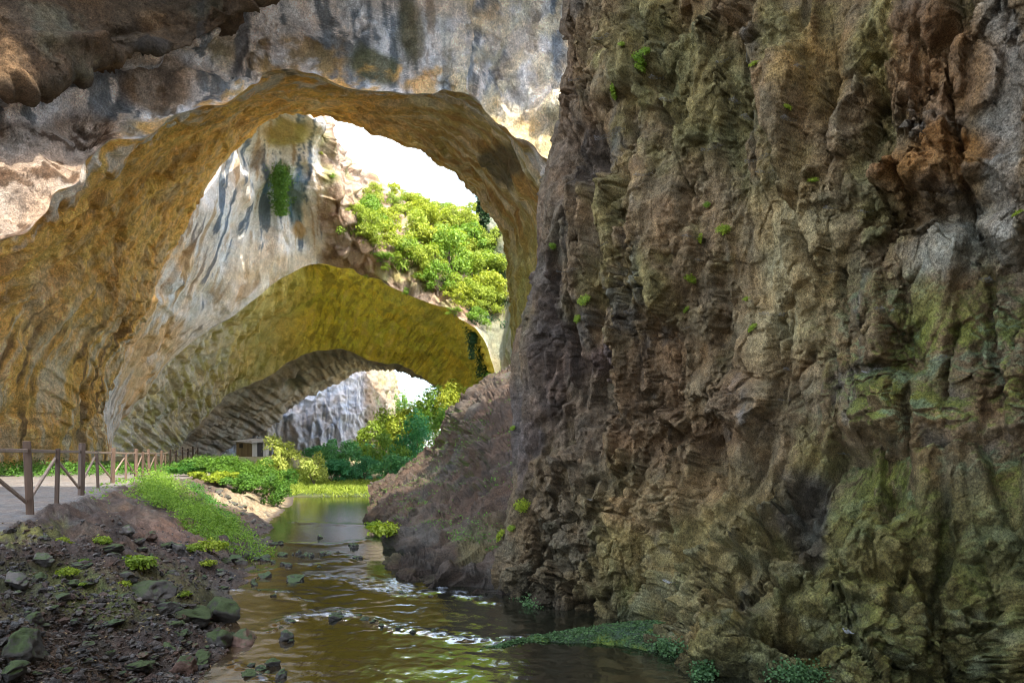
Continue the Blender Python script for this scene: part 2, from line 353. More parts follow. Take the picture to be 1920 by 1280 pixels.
def col_face(V, N, px, py, D, u, v):
    n1 = fbm(V / 5, 4, 0.55, 50); n2 = fbm(V / 1.2, 5, 0.6, 51)
    wp = px + 16 * fbm(V / 3, 3, .5, 52); wq = py + 16 * fbm(V / 3, 3, .5, 53)
    st = fbm(V * np.array([.75, .6, .07]), 5, 0.6, 54)
    T = np.broadcast_to(col(.80, .77, .77), V.shape).copy()
    T = mixc(T, col(.62, .50, .38), ss(n1, .05, .5) * .7)
    T = mixc(T, col(.15, .18, .21), .9 * ss(st, .08, .20)); T = mixc(T, col(.32, .22, .13), .7 * ss(-st, .28, .45))
    T = mixc(T, col(.36, .22, .11), .8 * ss(blob(wp, wq, 300, 150, 80, 55), .3, .7)); T = mixc(T, col(.42, .33, .15), .6 * ss(blob(wp, wq, 420, 90, 45, 40), .3, .8))
    T = mixc(T, col(.40, .27, .10), .8 * ss(blob(wp, wq, 560, 100, 110, 45), .3, .7) * ss(n2 + n1, -.3, .2))
    T = mixc(T, col(.13, .13, .06), .9 * ss(blob(wp, wq, 700, 120, 60, 40, 20), .3, .7))
    T = mixc(T, col(.20, .15, .06), .7 * ss(blob(wp, wq, 245, 235, 45, 18, -20), .3, .7))
    T = mixc(T, col(.14, .12, .05), .8 * ss(blob(wp, wq, 770, 60, 35, 90), .3, .8)); T = mixc(T, col(.16, .17, .19), .9 * ss(blob(wp, wq, 455, 70, 16, 75, 8), .3, .7))
    T = mixc(T, col(.15, .14, .13), .8 * ss(blob(wp, wq, 895, 30, 18, 60, -20), .3, .7)); T = mixc(T, col(.16, .13, .10), .7 * ss(blob(wp, wq, 950, 140, 22, 50, -25), .3, .7))
    T = mixc(T, OCHRE * .85, .8 * ss(.10 + .14 * n2 - v, 0, .06) * ss(fbm(V / 1.8, 3, .5, 55), -.15, .2))
    rt = ss(wp, 780, 900)
    T = mixc(T, col(.78, .66, .46), .8 * rt * ss(n2, -.3, .3)); T = mixc(T, col(.66, .52, .22), .6 * rt * ss(wq, 150, 260))
    lump = ss(ss(-px, -250, -190) * ss(py, 190, 260) + .8 * blob(px, py, 170, 225, 50, 38), .2, .8)
    T = mixc(T, col(.42, .33, .26), .95 * lump); T = mixc(T, col(.10, .06, .035), .9 * lump * ss(n2, .02, .2))
    return T
sheet('cave_wall', [L1u, Fm, F1, F1b, F2], 240, 580, disp_face, col_face, 'vault', flip=True, snap=('cave_vault', 0))

R0 = [(-560, 640, 23), (-520, 335, 23), (-330, 182, 25), (-60, 120, 30), (60, 96, 33), (180, 64, 36), (310, 58, 38), (400, 32, 38.5), (470, -42, 38), (560, -170, 36)]
R0b = [(-560, 690, 20.5), (-520, 385, 20.5), (-330, 222, 22.4), (-60, 172, 26.6), (60, 144, 29), (180, 109, 31.8), (310, 103, 33.6), (400, 74, 34.2), (470, 0, 34.2), (560, -130, 33)]
R1 = [(-760, 600, 17), (-700, 200, 17), (-450, 60, 20.5), (-100, 60, 26), (50, 66, 28.5), (170, 56, 30.8), (300, 40, 32.8), (400, -10, 33.4), (480, -90, 33.4), (570, -260, 32.5)]
R2 = [(x - 20, y - 160, d + .3) for x, y, d in R1]
R3 = [(x - 40, y - 700, d + 1.5) for x, y, d in R1]
def disp_roof(V, N, px, py, D):
    V2 = rock_disp(1.5, 1.2, (1, 1, 1.3), fl=2.0)(V, N, px, py, D)
    h = -.9 * blob(px, py, 130, 78, 120, 14, -8) - 1.3 * blob(px, py, 280, 85, 40, 16) + .7 * blob(px, py, 180, 60, 140, 12, -12) + .7 * np.sign(perlin(V / 4, 60)) * ss(np.abs(perlin(V / 4, 60)), 0, .12)
    return V2 + N * h[..., None]
def col_roof(V, N, px, py, D, u, v):
    n1 = fbm(V / 4, 4, .55, 70); st = fbm(V * np.array([.5, .4, .06]), 4, .6, 71)
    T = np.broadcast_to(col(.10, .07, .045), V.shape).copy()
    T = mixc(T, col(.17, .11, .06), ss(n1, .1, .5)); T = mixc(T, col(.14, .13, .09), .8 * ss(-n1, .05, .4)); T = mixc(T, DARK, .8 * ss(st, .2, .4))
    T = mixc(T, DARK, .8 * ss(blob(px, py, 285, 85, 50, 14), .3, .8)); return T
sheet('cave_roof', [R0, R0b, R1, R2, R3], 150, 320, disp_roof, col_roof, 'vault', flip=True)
HR = [[(x, y + e, 31 + z) for x, e, z in zip((-46, -34, -26, -20, -15, -10.5), ee, (-5, -1, 0, .3, .6, .8))] for y, ee in ((41, [0] * 6), (36, [0] * 6), (30, [0] * 6), (21, (-8, -8, -6, -2.5, .4, 3)))]  # added slab out of view, shaped to keep sun off the brown roof
HR.append([(x, y + .6, z + 4) for x, y, z in HR[-1]])
sheet('added_shade_ceiling', HR, 60, 120, rock_disp(3, .8), lambda V, N, px, py, D, u, v: np.broadcast_to(col(.26, .2, .13), V.shape) * (1 + .3 * fbm(V / 3, 3))[..., None], 'vault', world=True)
# unseen cliff wall added behind the camera, tall enough to shade the near bank
NR = [[(x, y, z) for x, y in ((-1.5, -16), (-.8, -7), (2.5, -5.5), (8, -5.2), (16, -3.5), (30, 4))] for z in (-1, 6, 18, 34, 48)]
NR.append([(x + 1, y - 5, z + 1) for x, y, z in NR[-1]])
sheet('cliff', NR, 80, 120, rock_disp(3, 1.6), lambda V, N, px, py, D, u, v: mixc(np.broadcast_to(col(.36, .31, .23), V.shape), DARK, .4 * ss(fbm(V / 5, 3), 0, .5)), 'vault', world=True)

# --- the face beyond the first opening: streaked cliff, sunny slope, over the second arch
L2 = [(215, 890, 76), (220, 815, 76), (262, 745, 77), (330, 672, 78), (420, 596, 81), (510, 530, 84), (590, 494, 87), (660, 513, 88), (730, 537, 88), (800, 568, 88), (855, 590, 87), (900, 640, 86), (930, 705, 85), (940, 780, 84), (940, 890, 84)]
O2 = [(175, 890, 62), (175, 790, 60), (200, 680, 60), (250, 570, 62), (300, 470, 65), (370, 350, 69), (450, 180, 72), (594, 212, 76), (640, 290, 92), (700, 340, 102), (790, 385, 108), (870, 400, 108), (960, 440, 98), (985, 650, 80), (985, 890, 78)]
I2 = [tuple(np.array(a) * .42 + np.array(b) * .58 + np.array(c)) for a, b, c in zip(O2, L2, [(0, 0, 0)] * 5 + [(-5, 5, 1), (0, 0, 1), (0, 10, -1), (0, 0, -4), (0, 0, -5), (0, 0, -5), (5, 0, -2)] + [(0, 0, 0)] * 3)]
J2 = [tuple(np.array(a) * .75 + np.array(b) * .25 + np.array(c)) for a, b, c in zip(O2, L2, [(0, 0, 0)] * 6 + [(10, 0, 0), (0, 0, 0), (0, 0, -2), (0, 0, -3), (0, 0, -3)] + [(0, 0, 0)] * 4)]
B2 = [(x, y + (0 if i < 6 or i > 12 else 25), d + (2 if i < 6 or i > 12 else 40)) for i, (x, y, d) in enumerate(O2)]
def disp_2(V, N, px, py, D):
    V2 = rock_disp(2.6, 1.7, (1, 1, .55))(V, N, px, py, D)
    h = 1.3 * ridged(V * np.array([1, 1, .12]) / 5, 3, .5, 80) * blob(px, py, 460, 420, 170, 170, 0, 2)
    sl = ss(px, 595, 640) * ss(-px, -900, -860)
    f1, f2, r, t = worley(V / 2.2, 34); h = h + sl * (1.2 * t + .8 * (r - .5))
    h = h - 1.2 * blob(px, py, 468, 300, 12, 40) + 1.2 * blob(px, py, 540, 245, 50, 25)
    return V2 + N * h[..., None]
def col_2(V, N, px, py, D, u, v):
    n1 = fbm(V / 7, 4, .55, 90); n2 = fbm(V / 2, 5, .6, 91)
    wp = px + 22 * fbm(V / 6, 3, .5, 92); wq = py + 22 * fbm(V / 6, 3, .5, 93)
    ang = np.where(px < 600, 1.0, 0.2)
    stv = fbm(np.stack([(px + (py - 350) * 0.28 * ss(-px, -520, -420)) / 16, py / 150, px * 0], -1), 5, .62, 94)
    stu = fbm(np.stack([v * 22, u * 8, u * 0], -1), 5, .6, 95)
    lowl = ss(wq, 520, 640)
    st = lerp(stv, stu, lowl)
    T = np.broadcast_to(col(.80, .79, .80), V.shape).copy()
    T = mixc(T, col(.72, .64, .50), .5 * ss(n1, 0, .4))
    T = mixc(T, BLUEG * .8, .95 * ss(st, .08, .20)); T = mixc(T, col(.42, .27, .11), .7 * ss(-st, .22, .4))
    T = mixc(T, col(.10, .22, .34), .8 * ss(blob(wp, wq, 560, 370, 22, 60, 12), .3, .7)); T = mixc(T, col(.09, .20, .32), .8 * ss(blob(wp, wq, 496, 345, 12, 20, 0), .3, .7))
    T = mixc(T, col(.50, .33, .14), .8 * ss(blob(wp, wq, 555, 425, 14, 22), .3, .7))
    T = mixc(T, TAN, .7 * ss(blob(px, py, 520, 500, 120, 26, -12), .3, .8))
    T = mixc(T, col(.44, .38, .13), .9 * ss(blob(wp, wq, 535, 245, 60, 32), .3, .7)); T = mixc(T, col(.15, .11, .09), .7 * ss(blob(wp, wq, 478, 290, 14, 34), .3, .7))
    T = mixc(T, OCHRE, .8 * ss(-wp, -400, -300) * ss(n1 + st, -.3, .3)); T = mixc(T, col(.55, .48, .38), .45 * lowl)
    sl = ss(wp, 596, 612) * ss(-wp, -915, -880)
    T = mixc(T, col(.33, .25, .19), sl); T = mixc(T, col(.17, .105, .07), .8 * sl * ss(n2, .08, .3)); T = mixc(T, col(.36, .36, .12), .5 * sl * ss(n1, .1, .4))
    rc = ss(wp, 885, 915); T = mixc(T, col(.19, .19, .13), rc); T = mixc(T, GREEN * .6, .8 * rc * ss(fbm(np.stack([px / 9, py / 90, px * 0], -1), 4, .6, 96), .0, .3))
    return T
sheet('rock_arch', [B2, O2, J2, I2, L2], 260, 450, disp_2, col_2, 'far', flip=True)

# --- underside of the second arch, grey tunnel and far cliff
U0 = [(x, y - 2, d + .1) for (x, y, d) in L2]
E2 = [(330, 885, 106), (335, 845, 106), (360, 805, 106), (405, 765, 108), (455, 733, 110), (525, 685, 112), (600, 657, 113), (660, 664, 113), (720, 684, 113), (770, 697, 112), (810, 716, 110), (845, 738, 108), (885, 775, 106), (905, 810, 104), (905, 890, 104)]
m2 = [tuple(np.array(a) * .5 + np.array(b) * .5 + np.array([0, -12 if 3 < i < 12 else 0, 2])) for i, (a, b) in enumerate(zip(U0, E2))]
def disp_3(V, N, px, py, D):
    h = 1.6 * fbm(V / 9, 3, .5, 100) + .8 * fbm(np.stack([UV['u'] * 90 + UV['v'] * 6, UV['v'] * 5, px * 0], -1), 4, .6, 101)
    w = V + fbm(V / 3, 2)[..., None]; f1, f2, r, t = worley(w / 2.4, 35); h = h + .35 * t - .25 * np.exp(-(f2 - f1) * 8) + .2 * fbm(V / .9, 3, .6, 103)
    return V + N * (h - 2.0 * blob(px, py, 588, 508, 20, 12) - 1.2 * blob(px, py, 632, 680, 12, 8) - 1.5 * blob(px, py, 556, 722, 16, 14))[..., None]
def col_3(V, N, px, py, D, u, v):
    n1 = fbm(V / 8, 4, .55, 110); st = fbm(np.stack([u * 70 + v * 6, v * 5, u * 0], -1), 5, .62, 111)
    wp = px + 25 * n1
    T = np.broadcast_to(YELLOW, V.shape).copy()
    T = mixc(T, col(.68, .62, .40), .7 * ss(-wp, -620, -500)); T = mixc(T, col(.62, .60, .56), .9 * ss(-wp, -500, -390))
    T = mixc(T, col(.42, .38, .10), .75 * ss(st, .04, .24)); T = mixc(T, col(.80, .70, .28), .6 * ss(-st, .1, .4))
    T = mixc(T, col(.30, .31, .12), .5 * ss(wp, 690, 800) * ss(.55 - v, 0, .3)); T = mixc(T, col(.75, .66, .10), .5 * ss(wp, 800, 880))
    T = mixc(T, col(.12, .08, .05), .9 * ss(blob(wp, py, 590, 508, 22, 10), .3, .7)); return T
sheet('arch_vault', [U0, m2, E2], 170, 440, disp_3, col_3, 'far', flip=True, snap=('rock_arch', -1))
E3 = [(420, 885, 150), (430, 850, 150), (470, 820, 150), (510, 790, 150), (555, 755, 150), (610, 720, 150), (665, 699, 150), (700, 690, 149), (735, 688, 148), (775, 697, 146), (812, 716, 143), (836, 744, 140), (855, 775, 138), (870, 810, 136), (875, 890, 136)]
E3b = [(x, y - 14, d + 3) for (x, y, d) in E3]
def col_4(V, N, px, py, D, u, v):
    n1 = fbm(V / 8, 4, .55, 120); st = fbm(np.stack([u * 90 + v * 8, v * 5, u * 0], -1), 5, .62, 121)
    T = np.broadcast_to(col(.46, .41, .35), V.shape).copy(); T = mixc(T, col(.22, .20, .19), .7 * ss(st, .0, .3)); T = mixc(T, col(.40, .34, .24), .6 * ss(-st, .1, .4))
    T = mixc(T, col(.12, .14, .10), .7 * ss(blob(px, py, 556, 722, 22, 18), .3, .7)); return T
U3 = [(x, y - 1.5, d + .1) for (x, y, d) in E2]
sheet('cave_tunnel', [U3, E3, E3b], 130, 360, disp_3, col_4, 'far', flip=True, snap=('arch_vault', -1))
# far lit cliff beyond the tunnel
K = [[(x, y, d) for x, d in xs] for y, xs in [
    (560, [(380, 150), (470, 156), (540, 160), (600, 162), (640, 166), (660, 172), (668, 190), (680, 230)]),
    (670, [(380, 148), (470, 155), (540, 159), (600, 161), (650, 165), (692, 172), (706, 190), (720, 230)]),
    (720, [(390, 146), (470, 153), (540, 157), (610, 160), (660, 164), (704, 170), (722, 188), (740, 230)]),
    (780, [(400, 143), (470, 150), (540, 155), (610, 158), (665, 162), (712, 168), (732, 186), (750, 230)]),
    (850, [(400, 140), (470, 147), (540, 152), (610, 155), (670, 160), (722, 166), (742, 184), (760, 230)]),
    (880, [(400, 140), (470, 147), (540, 152), (610, 155), (670, 160), (722, 166), (742, 184), (760, 230)])]]
def disp_5(V, N, px, py, D):
    f1, f2, r, t = worley(V * np.array([1, 1, .4]) / 5, 36)
    V2 = V + N * (1.2 * t + 1.5 * fbm(V * np.array([1, 1, .3]) / 6, 5, .6, 130) - 1.0 * np.exp(-(f2 - f1) * 7))[..., None]
    f1, f2, r, t = worley(V2 * np.array([1, 1, .7]) / 1.5, 37); return V2 + N * (.5 * t + .5 * (r - .5) + .5 * fbm(V2 / 1.2, 4, .6, 133))[..., None]
def col_5(V, N, px, py, D, u, v):
    st = fbm(np.stack([px / 7, py / 70, px * 0], -1), 5, .62, 131); n = fbm(V / 4, 4, .6, 132)
    T = np.broadcast_to(col(.52, .52, .55), V.shape).copy(); T = mixc(T, col(.20, .22, .27), .85 * ss(st, .0, .3)); T = mixc(T, col(.27, .21, .15), ss(px, 672, 692) * .95)
    return mixc(T, GREEN, .6 * ss(px, 690, 715) * ss(n, .0, .3))
sheet('far_cliff', K, 150, 200, disp_5, col_5, 'far', flip=False)

# --- the near cliff on the right
EDGE = {-1150: 1090, -500: 1080, 0: 1070, 200: 1054, 350: 1020, 500: 998, 650: 974, 800: 970}
DU = [16.0, 13.2, 11.9, 11.0, 10.1, 9.1, 8.0, 7.0, 5.4, 3.5]
PU = [34, 0, 1105, 1190, 1300, 1440, 1640, 1900, 2400, 3600]
BASE = [(965, 1095, 15), (925, 1110, 0), (1010, 1128, 0), (1110, 1148, 0), (1210, 1170, 0), (1262, 1248, 0), (1440, 1288, 0), (1700, 1325, 0), (2300, 1400, 0), (4200, 1750, 0)]
rows = []
for y in (-1150, -500, 0, 200, 350, 500, 650, 800):
    e = EDGE[y]; lean = {-1150: -1.0, -500: -.6}.get(y, 0)
    rows.append([((e + p) if i < 2 else p + (e - 1000) * (.6 if i == 2 else .2 if i == 3 else 0), y, d + lean) for i, (p, d) in enumerate(zip(PU, DU))])
bb = [(x, y, d or 3120 / (y - 853)) for x, y, d in BASE]
top = rows[-1]
for t, ya in ((.45, 0.45), (.78, .78)):
    rows.append([(lerp(a[0], b[0], t), lerp(800, b[1], ya), lerp(a[2], b[2], t ** 1.4 if i > 3 else t)) for i, (a, b) in enumerate(zip(top, bb))])
rows.append(bb); rows.append([(x, y + 70 * 9 / d, d) for x, y, d in bb])
CREV = [(1178, 430, 9, 190, 4, .55), (1120, 290, 22, 55, -10, .45), (1545, 190, 12, 110, 6, .6), (1640, 200, 26, 60, 8, .55), (1720, 180, 10, 140, 0, .3), (1290, 330, 10, 120, 10, .3),
        (1440, 620, 9, 90, 0, .35), (1310, 980, 9, 120, 5, .3), (1650, 690, 60, 14, -4, .35), (1765, 1060, 12, 160, 2, .45), (1070, 300, 18, 90, 10, .4), (1010, 560, 14, 130, 8, .35),
        (1230, 190, 8, 60, 0, .3), (1400, 80, 8, 70, 8, .3), (1560, 560, 8, 80, 0, .25), (1640, 940, 8, 130, 4, .25), (1550, 1190, 120, 12, 6, .35), (1130, 560, 10, 120, 4, .3), (1480, 950, 24, 110, 3, .35), (1850, 620, 8, 100, 0, .25)]
RIB = [(1230, 520, 32, 170, 3, .35), (1390, 330, 40, 150, 12, .35), (1500, 400, 45, 150, 4, .3), (1590, 200, 30, 130, 6, .35), (1085, 480, 22, 150, 5, .35), (1740, 60, 90, 80, 0, .45), (1760, 330, 140, 22, -4, .45),
       (1360, 1180, 60, 60, 0, .45), (1470, 1240, 60, 40, 0, .4), (1600, 1110, 110, 26, 0, .35), (1700, 1210, 90, 30, 0, .35), (1240, 950, 60, 40, -10, .35), (1210, 760, 40, 90, 0, .25), (1890, 1200, 60, 60, 0, .3),
       (1000, 850, 26, 120, 5, .3), (1150, 130, 50, 120, 5, .3), (1480, 130, 45, 120, 4, .25), (1160, 1030, 40, 70, 0, .3), (1690, 1000, 80, 60, 0, .2)]
def disp_cliff(V, N, px, py, D):
    wz = V * np.array([1, 1, 0.36]); slab = ss(fbm(wz / 1.7, 3, .5, 139), -.25, .3)      # broken rock against smoother slabs
    w = wz + 0.16 * np.stack([fbm(wz / .8, 3, .5, 141), fbm(wz / .8, 3, .5, 142), fbm(wz / .8, 3, .5, 143)], -1)
    h = .62 * fbm(V * np.array([1, 1, .40]) / 2.6, 3, .5, 140)
    wx = px + 26 * fbm(V / .8, 4, .6, 144); wy = py + 26 * fbm(V / .8, 4, .6, 145)
    for cx, cy, rx, ry, a, k in CREV: h = h - k * 1.15 * blob(wx, wy, cx, cy, rx, ry, a)
    for cx, cy, rx, ry, a, k in RIB: h = h + k * .9 * blob(wx, wy, cx, cy, rx, ry, a, 1.4)
    h = h - .4 * blob(wx, wy, 1760, 395, 150, 26, -4); eg = lerp(.30, 1, ss(UV['u'], .05, .14))
    f1, f2, r, t = worley(w / 1.0, 7)
    h = h + .46 * (r - .5) + .62 * t - .16 * np.exp(-(f2 - f1) * 16)
    h = h - .24 * ss(perlin(V * np.array([1, 1, .5]) / .9, 138), .36, .55)
    wj = V * np.array([1, 1, .14]) + .10 * fbm(V / .7, 4, .55, 136)[..., None]; f1, f2, r, t = worley(wj / .62, 21)            # vertical joints and columns
    h = h + .24 * (r - .5) + .22 * t - .30 * np.exp(-(f2 - f1) * 20) * ss(fbm(V / 1.5, 3, .5, 137), -.2, .2)
    V2 = V + N * (h * eg)[..., None]
    low = ss(py, 640, 980)
    q = V2 * np.array([1, 1, 1]); q[..., 2] *= lerp(.60, 1.4, low); q[..., 2] += .35 * V2[..., 0] * low
    w2 = q + .07 * np.stack([fbm(q / .3, 3, .55, 147), fbm(q / .3, 3, .55, 148), fbm(q / .3, 3, .55, 149)], -1)
    br = lerp(.35, 1.15, slab) * lerp(1, 1.15, low)
    f1, f2, r, t = worley(w2 / .36, 8)
    h2 = br * (.19 * (r - .5) + .27 * t - .07 * np.exp(-(f2 - f1) * 18))
    h2 = h2 + .06 * fbm(V2 / .45, 4, .55, 150)
    V3 = V2 + N * (h2 * eg)[..., None]
    N3 = grid_normals(V3)
    q3 = V3 * np.array([1, 1, .9]); f1, f2, r, t = worley(q3 / .13 + .25 * fbm(q3 / .2, 3, .5, 156)[..., None] + 5, 9)
    h3 = br * (.35 + .65 * ss(fbm(V3 / .7, 3, .5, 157), -.2, .3)) * (.036 * (r - .5) + .058 * t) + .030 * fbm(V3 / .18, 4, .62, 151)
    h3 = h3 - .07 * ss(ridged(V3 * np.array([1.3, 1.3, .35]) / .8, 3, .55, 158), .90, 1.02)
    f1, f2, r, t = worley(V3 / .055, 19); h3 = h3 + .008 * (r - .5) + .010 * t
    h3 = h3 - .05 * np.exp(-(np.abs(perlin(V * np.array([1, 1, .55]) / .55 + 3, 153)) / .018) ** 2) * ss(perlin(V / .9, 154), 0, .3)
    return V3 + N3 * h3[..., None] * np.sign((N3 * N).sum(-1))[..., None]
def col_cliff(V, N, px, py, D, u, v):
    n1 = fbm(V / 2.0, 5, .58, 160); n2 = fbm(V / .5, 5, .6, 161); n3 = fbm(V * np.array([1, 1, .4]) / .9, 4, .6, 162)
    wp = px + 40 * fbm(V / 1.3, 3, .5, 163); wq = py + 40 * fbm(V / 1.3, 3, .5, 164)
    T = np.broadcast_to(col(.235, .185, .125), V.shape).copy()
    T = mixc(T, col(.25, .185, .135), .6 * ss(n1, .1, .5)); T = mixc(T, col(.25, .235, .12), .7 * ss(-n1, .0, .4))
    T = mixc(T, col(.15, .16, .17), .6 * ss(n3, .15, .5))
    R = lambda x, y, rx, ry, a=0: ss(blob(wp, wq, x, y, rx, ry, a), .25, .75)
    T = mixc(T, col(.46, .41, .27), .8 * R(1460, 480, 130, 240)); T = mixc(T, col(.37, .27, .13), .6 * R(1530, 120, 60, 130))
    T = mixc(T, col(.40, .40, .36), .75 * R(1800, 450, 150, 75, -8)); T = mixc(T, col(.40, .40, .39), .55 * R(1890, 250, 60, 330))
    T = mixc(T, col(.30, .17, .075), .85 * R(1760, 300, 130, 60, -4)); T = mixc(T, col(.30, .19, .11), .7 * R(1760, 130, 120, 110))
    T = mixc(T, col(.37, .35, .17), .6 * R(1640, 60, 60, 110))
    gm = ss(wq, 430, 640) * ss(wp, 1420, 1650)
    moss = ss(fbm(V / .7, 5, .6, 165) + .5 * N[..., 2], -.05, .4)
    T = mixc(T, col(.15, .185, .05), .8 * gm * moss)
    T = mixc(T, col(.22, .29, .21), .6 * gm * ss(n2 + .4 * N[..., 2], .15, .5))
    T = mixc(T, col(.15, .155, .065), .75 * ss(wq, 800, 1000) * ss(n1, -.4, .1)); T = mixc(T, col(.28, .30, .22), .45 * ss(wq, 950, 1100) * ss(n2, .1, .45))
    T = mixc(T, col(.33, .25, .16), .7 * R(1230, 930, 130, 60, -12)); T = mixc(T, col(.20, .21, .10), .6 * R(1290, 160, 110, 170))
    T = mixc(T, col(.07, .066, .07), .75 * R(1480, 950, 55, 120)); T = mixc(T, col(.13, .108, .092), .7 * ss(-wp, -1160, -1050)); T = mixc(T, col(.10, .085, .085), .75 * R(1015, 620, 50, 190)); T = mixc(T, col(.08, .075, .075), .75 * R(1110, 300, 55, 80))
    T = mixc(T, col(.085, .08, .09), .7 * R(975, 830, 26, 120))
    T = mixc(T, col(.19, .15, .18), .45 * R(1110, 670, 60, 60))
    lich = ss(fbm(V / .22, 4, .6, 166), .22, .45); T = mixc(T, T * 1.6 + .03, .5 * lich)
    g_ = T.mean(-1, keepdims=True); T = (g_ + (T - g_) * 1.25) * .74 * np.array([1.06, .99, .88])
    T = mixc(T, T * .45, ss(.35 - V[..., 2], 0, .3) * .9)
    return T
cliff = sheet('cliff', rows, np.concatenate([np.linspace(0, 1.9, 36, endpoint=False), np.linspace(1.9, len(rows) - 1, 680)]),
              np.concatenate([np.linspace(0, 1, 44, endpoint=False), np.linspace(1, 7.25, 550, endpoint=False), np.linspace(7.25, 9, 40)]), disp_cliff, col_cliff, 'cliff', flip=True, soft=0)

# --- the rocky spur that juts into the stream
S = [[(680, 1010, 25.0), (722, 1045, 19.5), (745, 1110, 13.9), (800, 1125, 13.2), (860, 1135, 12.8), (935, 1150, 12.0), (1020, 1160, 12.0)],
     [(684, 975, 25.6), (728, 1008, 20.1), (750, 1072, 14.2), (800, 1088, 13.3), (860, 1095, 12.9), (935, 1108, 12.4), (1020, 1115, 12.6)],
     [(688, 950, 28), (742, 962, 22.5), (776, 1000, 18), (822, 1005, 16.6), (880, 1010, 15.6), (945, 1010, 14.8), (1020, 1010, 14.8)],
     [(691, 925, 31.5), (758, 910, 27), (800, 918, 24), (850, 900, 21.5), (895, 880, 19.5), (945, 870, 18), (1020, 870, 17)],
     [(696, 914, 34), (765, 880, 31), (812, 850, 29), (847, 812, 27), (872, 775, 25), (930, 755, 23.5), (1020, 740, 22)],
     [(700, 908, 36), (770, 870, 33.5), (820, 834, 32), (848, 786, 30.5), (886, 742, 30), (928, 708, 29), (1020, 690, 27)],
     [(712, 915, 41), (790, 885, 39), (840, 850, 38), (870, 810, 37), (910, 770, 36), (950, 730, 35), (1030, 700, 34)],
     [(730, 960, 46), (800, 960, 45), (850, 960, 45), (890, 960, 44), (930, 960, 43), (970, 960, 42), (1040, 960, 41)]]
def disp_spur(V, N, px, py, D):
    k = .8; bed = V[..., 2] - .40 * V[..., 0] + .05 * V[..., 1]
    q = np.stack([V[..., 0] * .55, V[..., 1] * .45, bed * 1.5], -1); w = q + .42 * np.stack([fbm(q, 3, .5, 171), fbm(q, 3, .5, 172), fbm(q, 3, .5, 173)], -1)
    f1, f2, r, t = worley(w / .85, 10); lay = bed / .62 + .8 * fbm(V / 1.8, 3, .5, 176); h = .6 * fbm(V / 2.4, 3, .5, 170) + .34 * (r - .5) + .18 * t + .36 * (ss(lay % 1, 0, .15) - lay % 1) - .15 * np.exp(-(f2 - f1) * 12)
    V2 = V + N * (h * k)[..., None]; bed = V2[..., 2] - .40 * V2[..., 0] + .05 * V2[..., 1]; w = np.stack([V2[..., 0] * .7, V2[..., 1] * .7, bed * 1.4], -1)
    w = w + .10 * fbm(w / .5, 3, .5, 175)[..., None]; f1, f2, r, t = worley(w / .48, 12); h = .26 * (r - .5) + .14 * t - .14 * np.exp(-(f2 - f1) * 12) + .06 * fbm(V2 / .5, 5, .6, 174)
    return V2 + N * (h * k)[..., None]
def col_spur(V, N, px, py, D, u, v):
    n1 = fbm(V / 2.2, 5, .58, 180); n2 = fbm(V / .6, 5, .6, 181)
    T = np.broadcast_to(col(.085, .058, .042), V.shape).copy(); T = mixc(T, col(.105, .09, .072), .8 * ss(n1, -.05, .35)); T = mixc(T, col(.075, .06, .05), .7 * ss(n2, .1, .4))
    up = ss(N[..., 2] + .35 * n1, .25, .6); T = mixc(T, col(.10, .13, .03), .85 * up * ss(n2, -.35, .1)); T = mixc(T, col(.20, .20, .09), .5 * ss(py, 940, 1060) * ss(-n1, -.1, .3))
    return mixc(T, T * .4, ss(.4 - V[..., 2], 0, .3) * .9)
sheet('rock_spur', S, 300, 290, disp_spur, col_spur, 'spur', flip=True)

# ------------------------------------------------------------------ ground and stream
YK = [-60, 0, 3, 5, 7.3, 10.5, 12.1, 15.8, 21.2, 25.6, 34, 40, 50, 300]
XK = [-2, -2.2, -2.6, -3.0, -3.5, -4.5, -5.3, -6.2, -7.9, -9.6, -11.6, -13.6, -15.5, -18]
def height(x, y, fine=True):
    q = np.stack([x, y, 0 * x], -1)
    xl = np.interp(y, YK, XK) + .35 * perlin(q / 1.6, 190) * ss(-y, -32, -20) + .12 * perlin(q / .5, 191)
    Wd = np.interp(y, [5, 9, 14, 21, 28, 40, 60], [3, 3, 4, 5, 4.4, 4.5, 6])
    d = xl - x; s = d / Wd
    up = .12 * np.tanh(d * 1.2) + 1.40 * ss(s, .0, 1.02) ** .9
    far = ss(y, 36, 80)
    up = up + .95 * far * ss(d, 4, 12)
    bed = -.05 - .33 * ss(-d, 0, 2.2)
    z = np.where(d > 0, up, bed)
    mead = ss(y - 40 - 1.2 * perlin(q / 4, 192), 0, 1.6)
    z = np.where(d > 0, z, lerp(z, .14 + .9 * ss(y, 55, 110) + 2.2 * ss(y, 110, 260), mead))
    z = z + ss(x, 14, 40) * 3
    slope = ss(s, -.02, .12) * ss(-s, -1.12, -.95) * ss(-y, -36, -28)
    if fine:
        lump = .34 * fbm(q / 1.3, 4, .55, 193) + .15 * fbm(q / .42, 5, .66, 194)
        f1, f2, r, t = worley(q / .55, 15)
        z = z + slope * (lump + .12 * t + .06 * (r - .5) - .02) + (1 - slope) * .012 * fbm(q / .6, 3, .5, 195) + .05 * far * fbm(q / 3, 3)
        # the crumbling step where the earth has slipped away below the path
        z = z - .22 * slope * ss(s, .72, .80) * ss(-s, -1.0, -.84) * ss(perlin(q / 2.2, 196), -.3, .1)
    else: z = z + slope * .20 * fbm(q / 1.3, 4, .55, 193)
    return z
def bank_s(x, y):
    return (np.interp(y, YK, XK) - x) / np.interp(y, [5, 9, 14, 21, 28, 40, 60], [3, 3, 4, 5, 4.4, 4.5, 6])
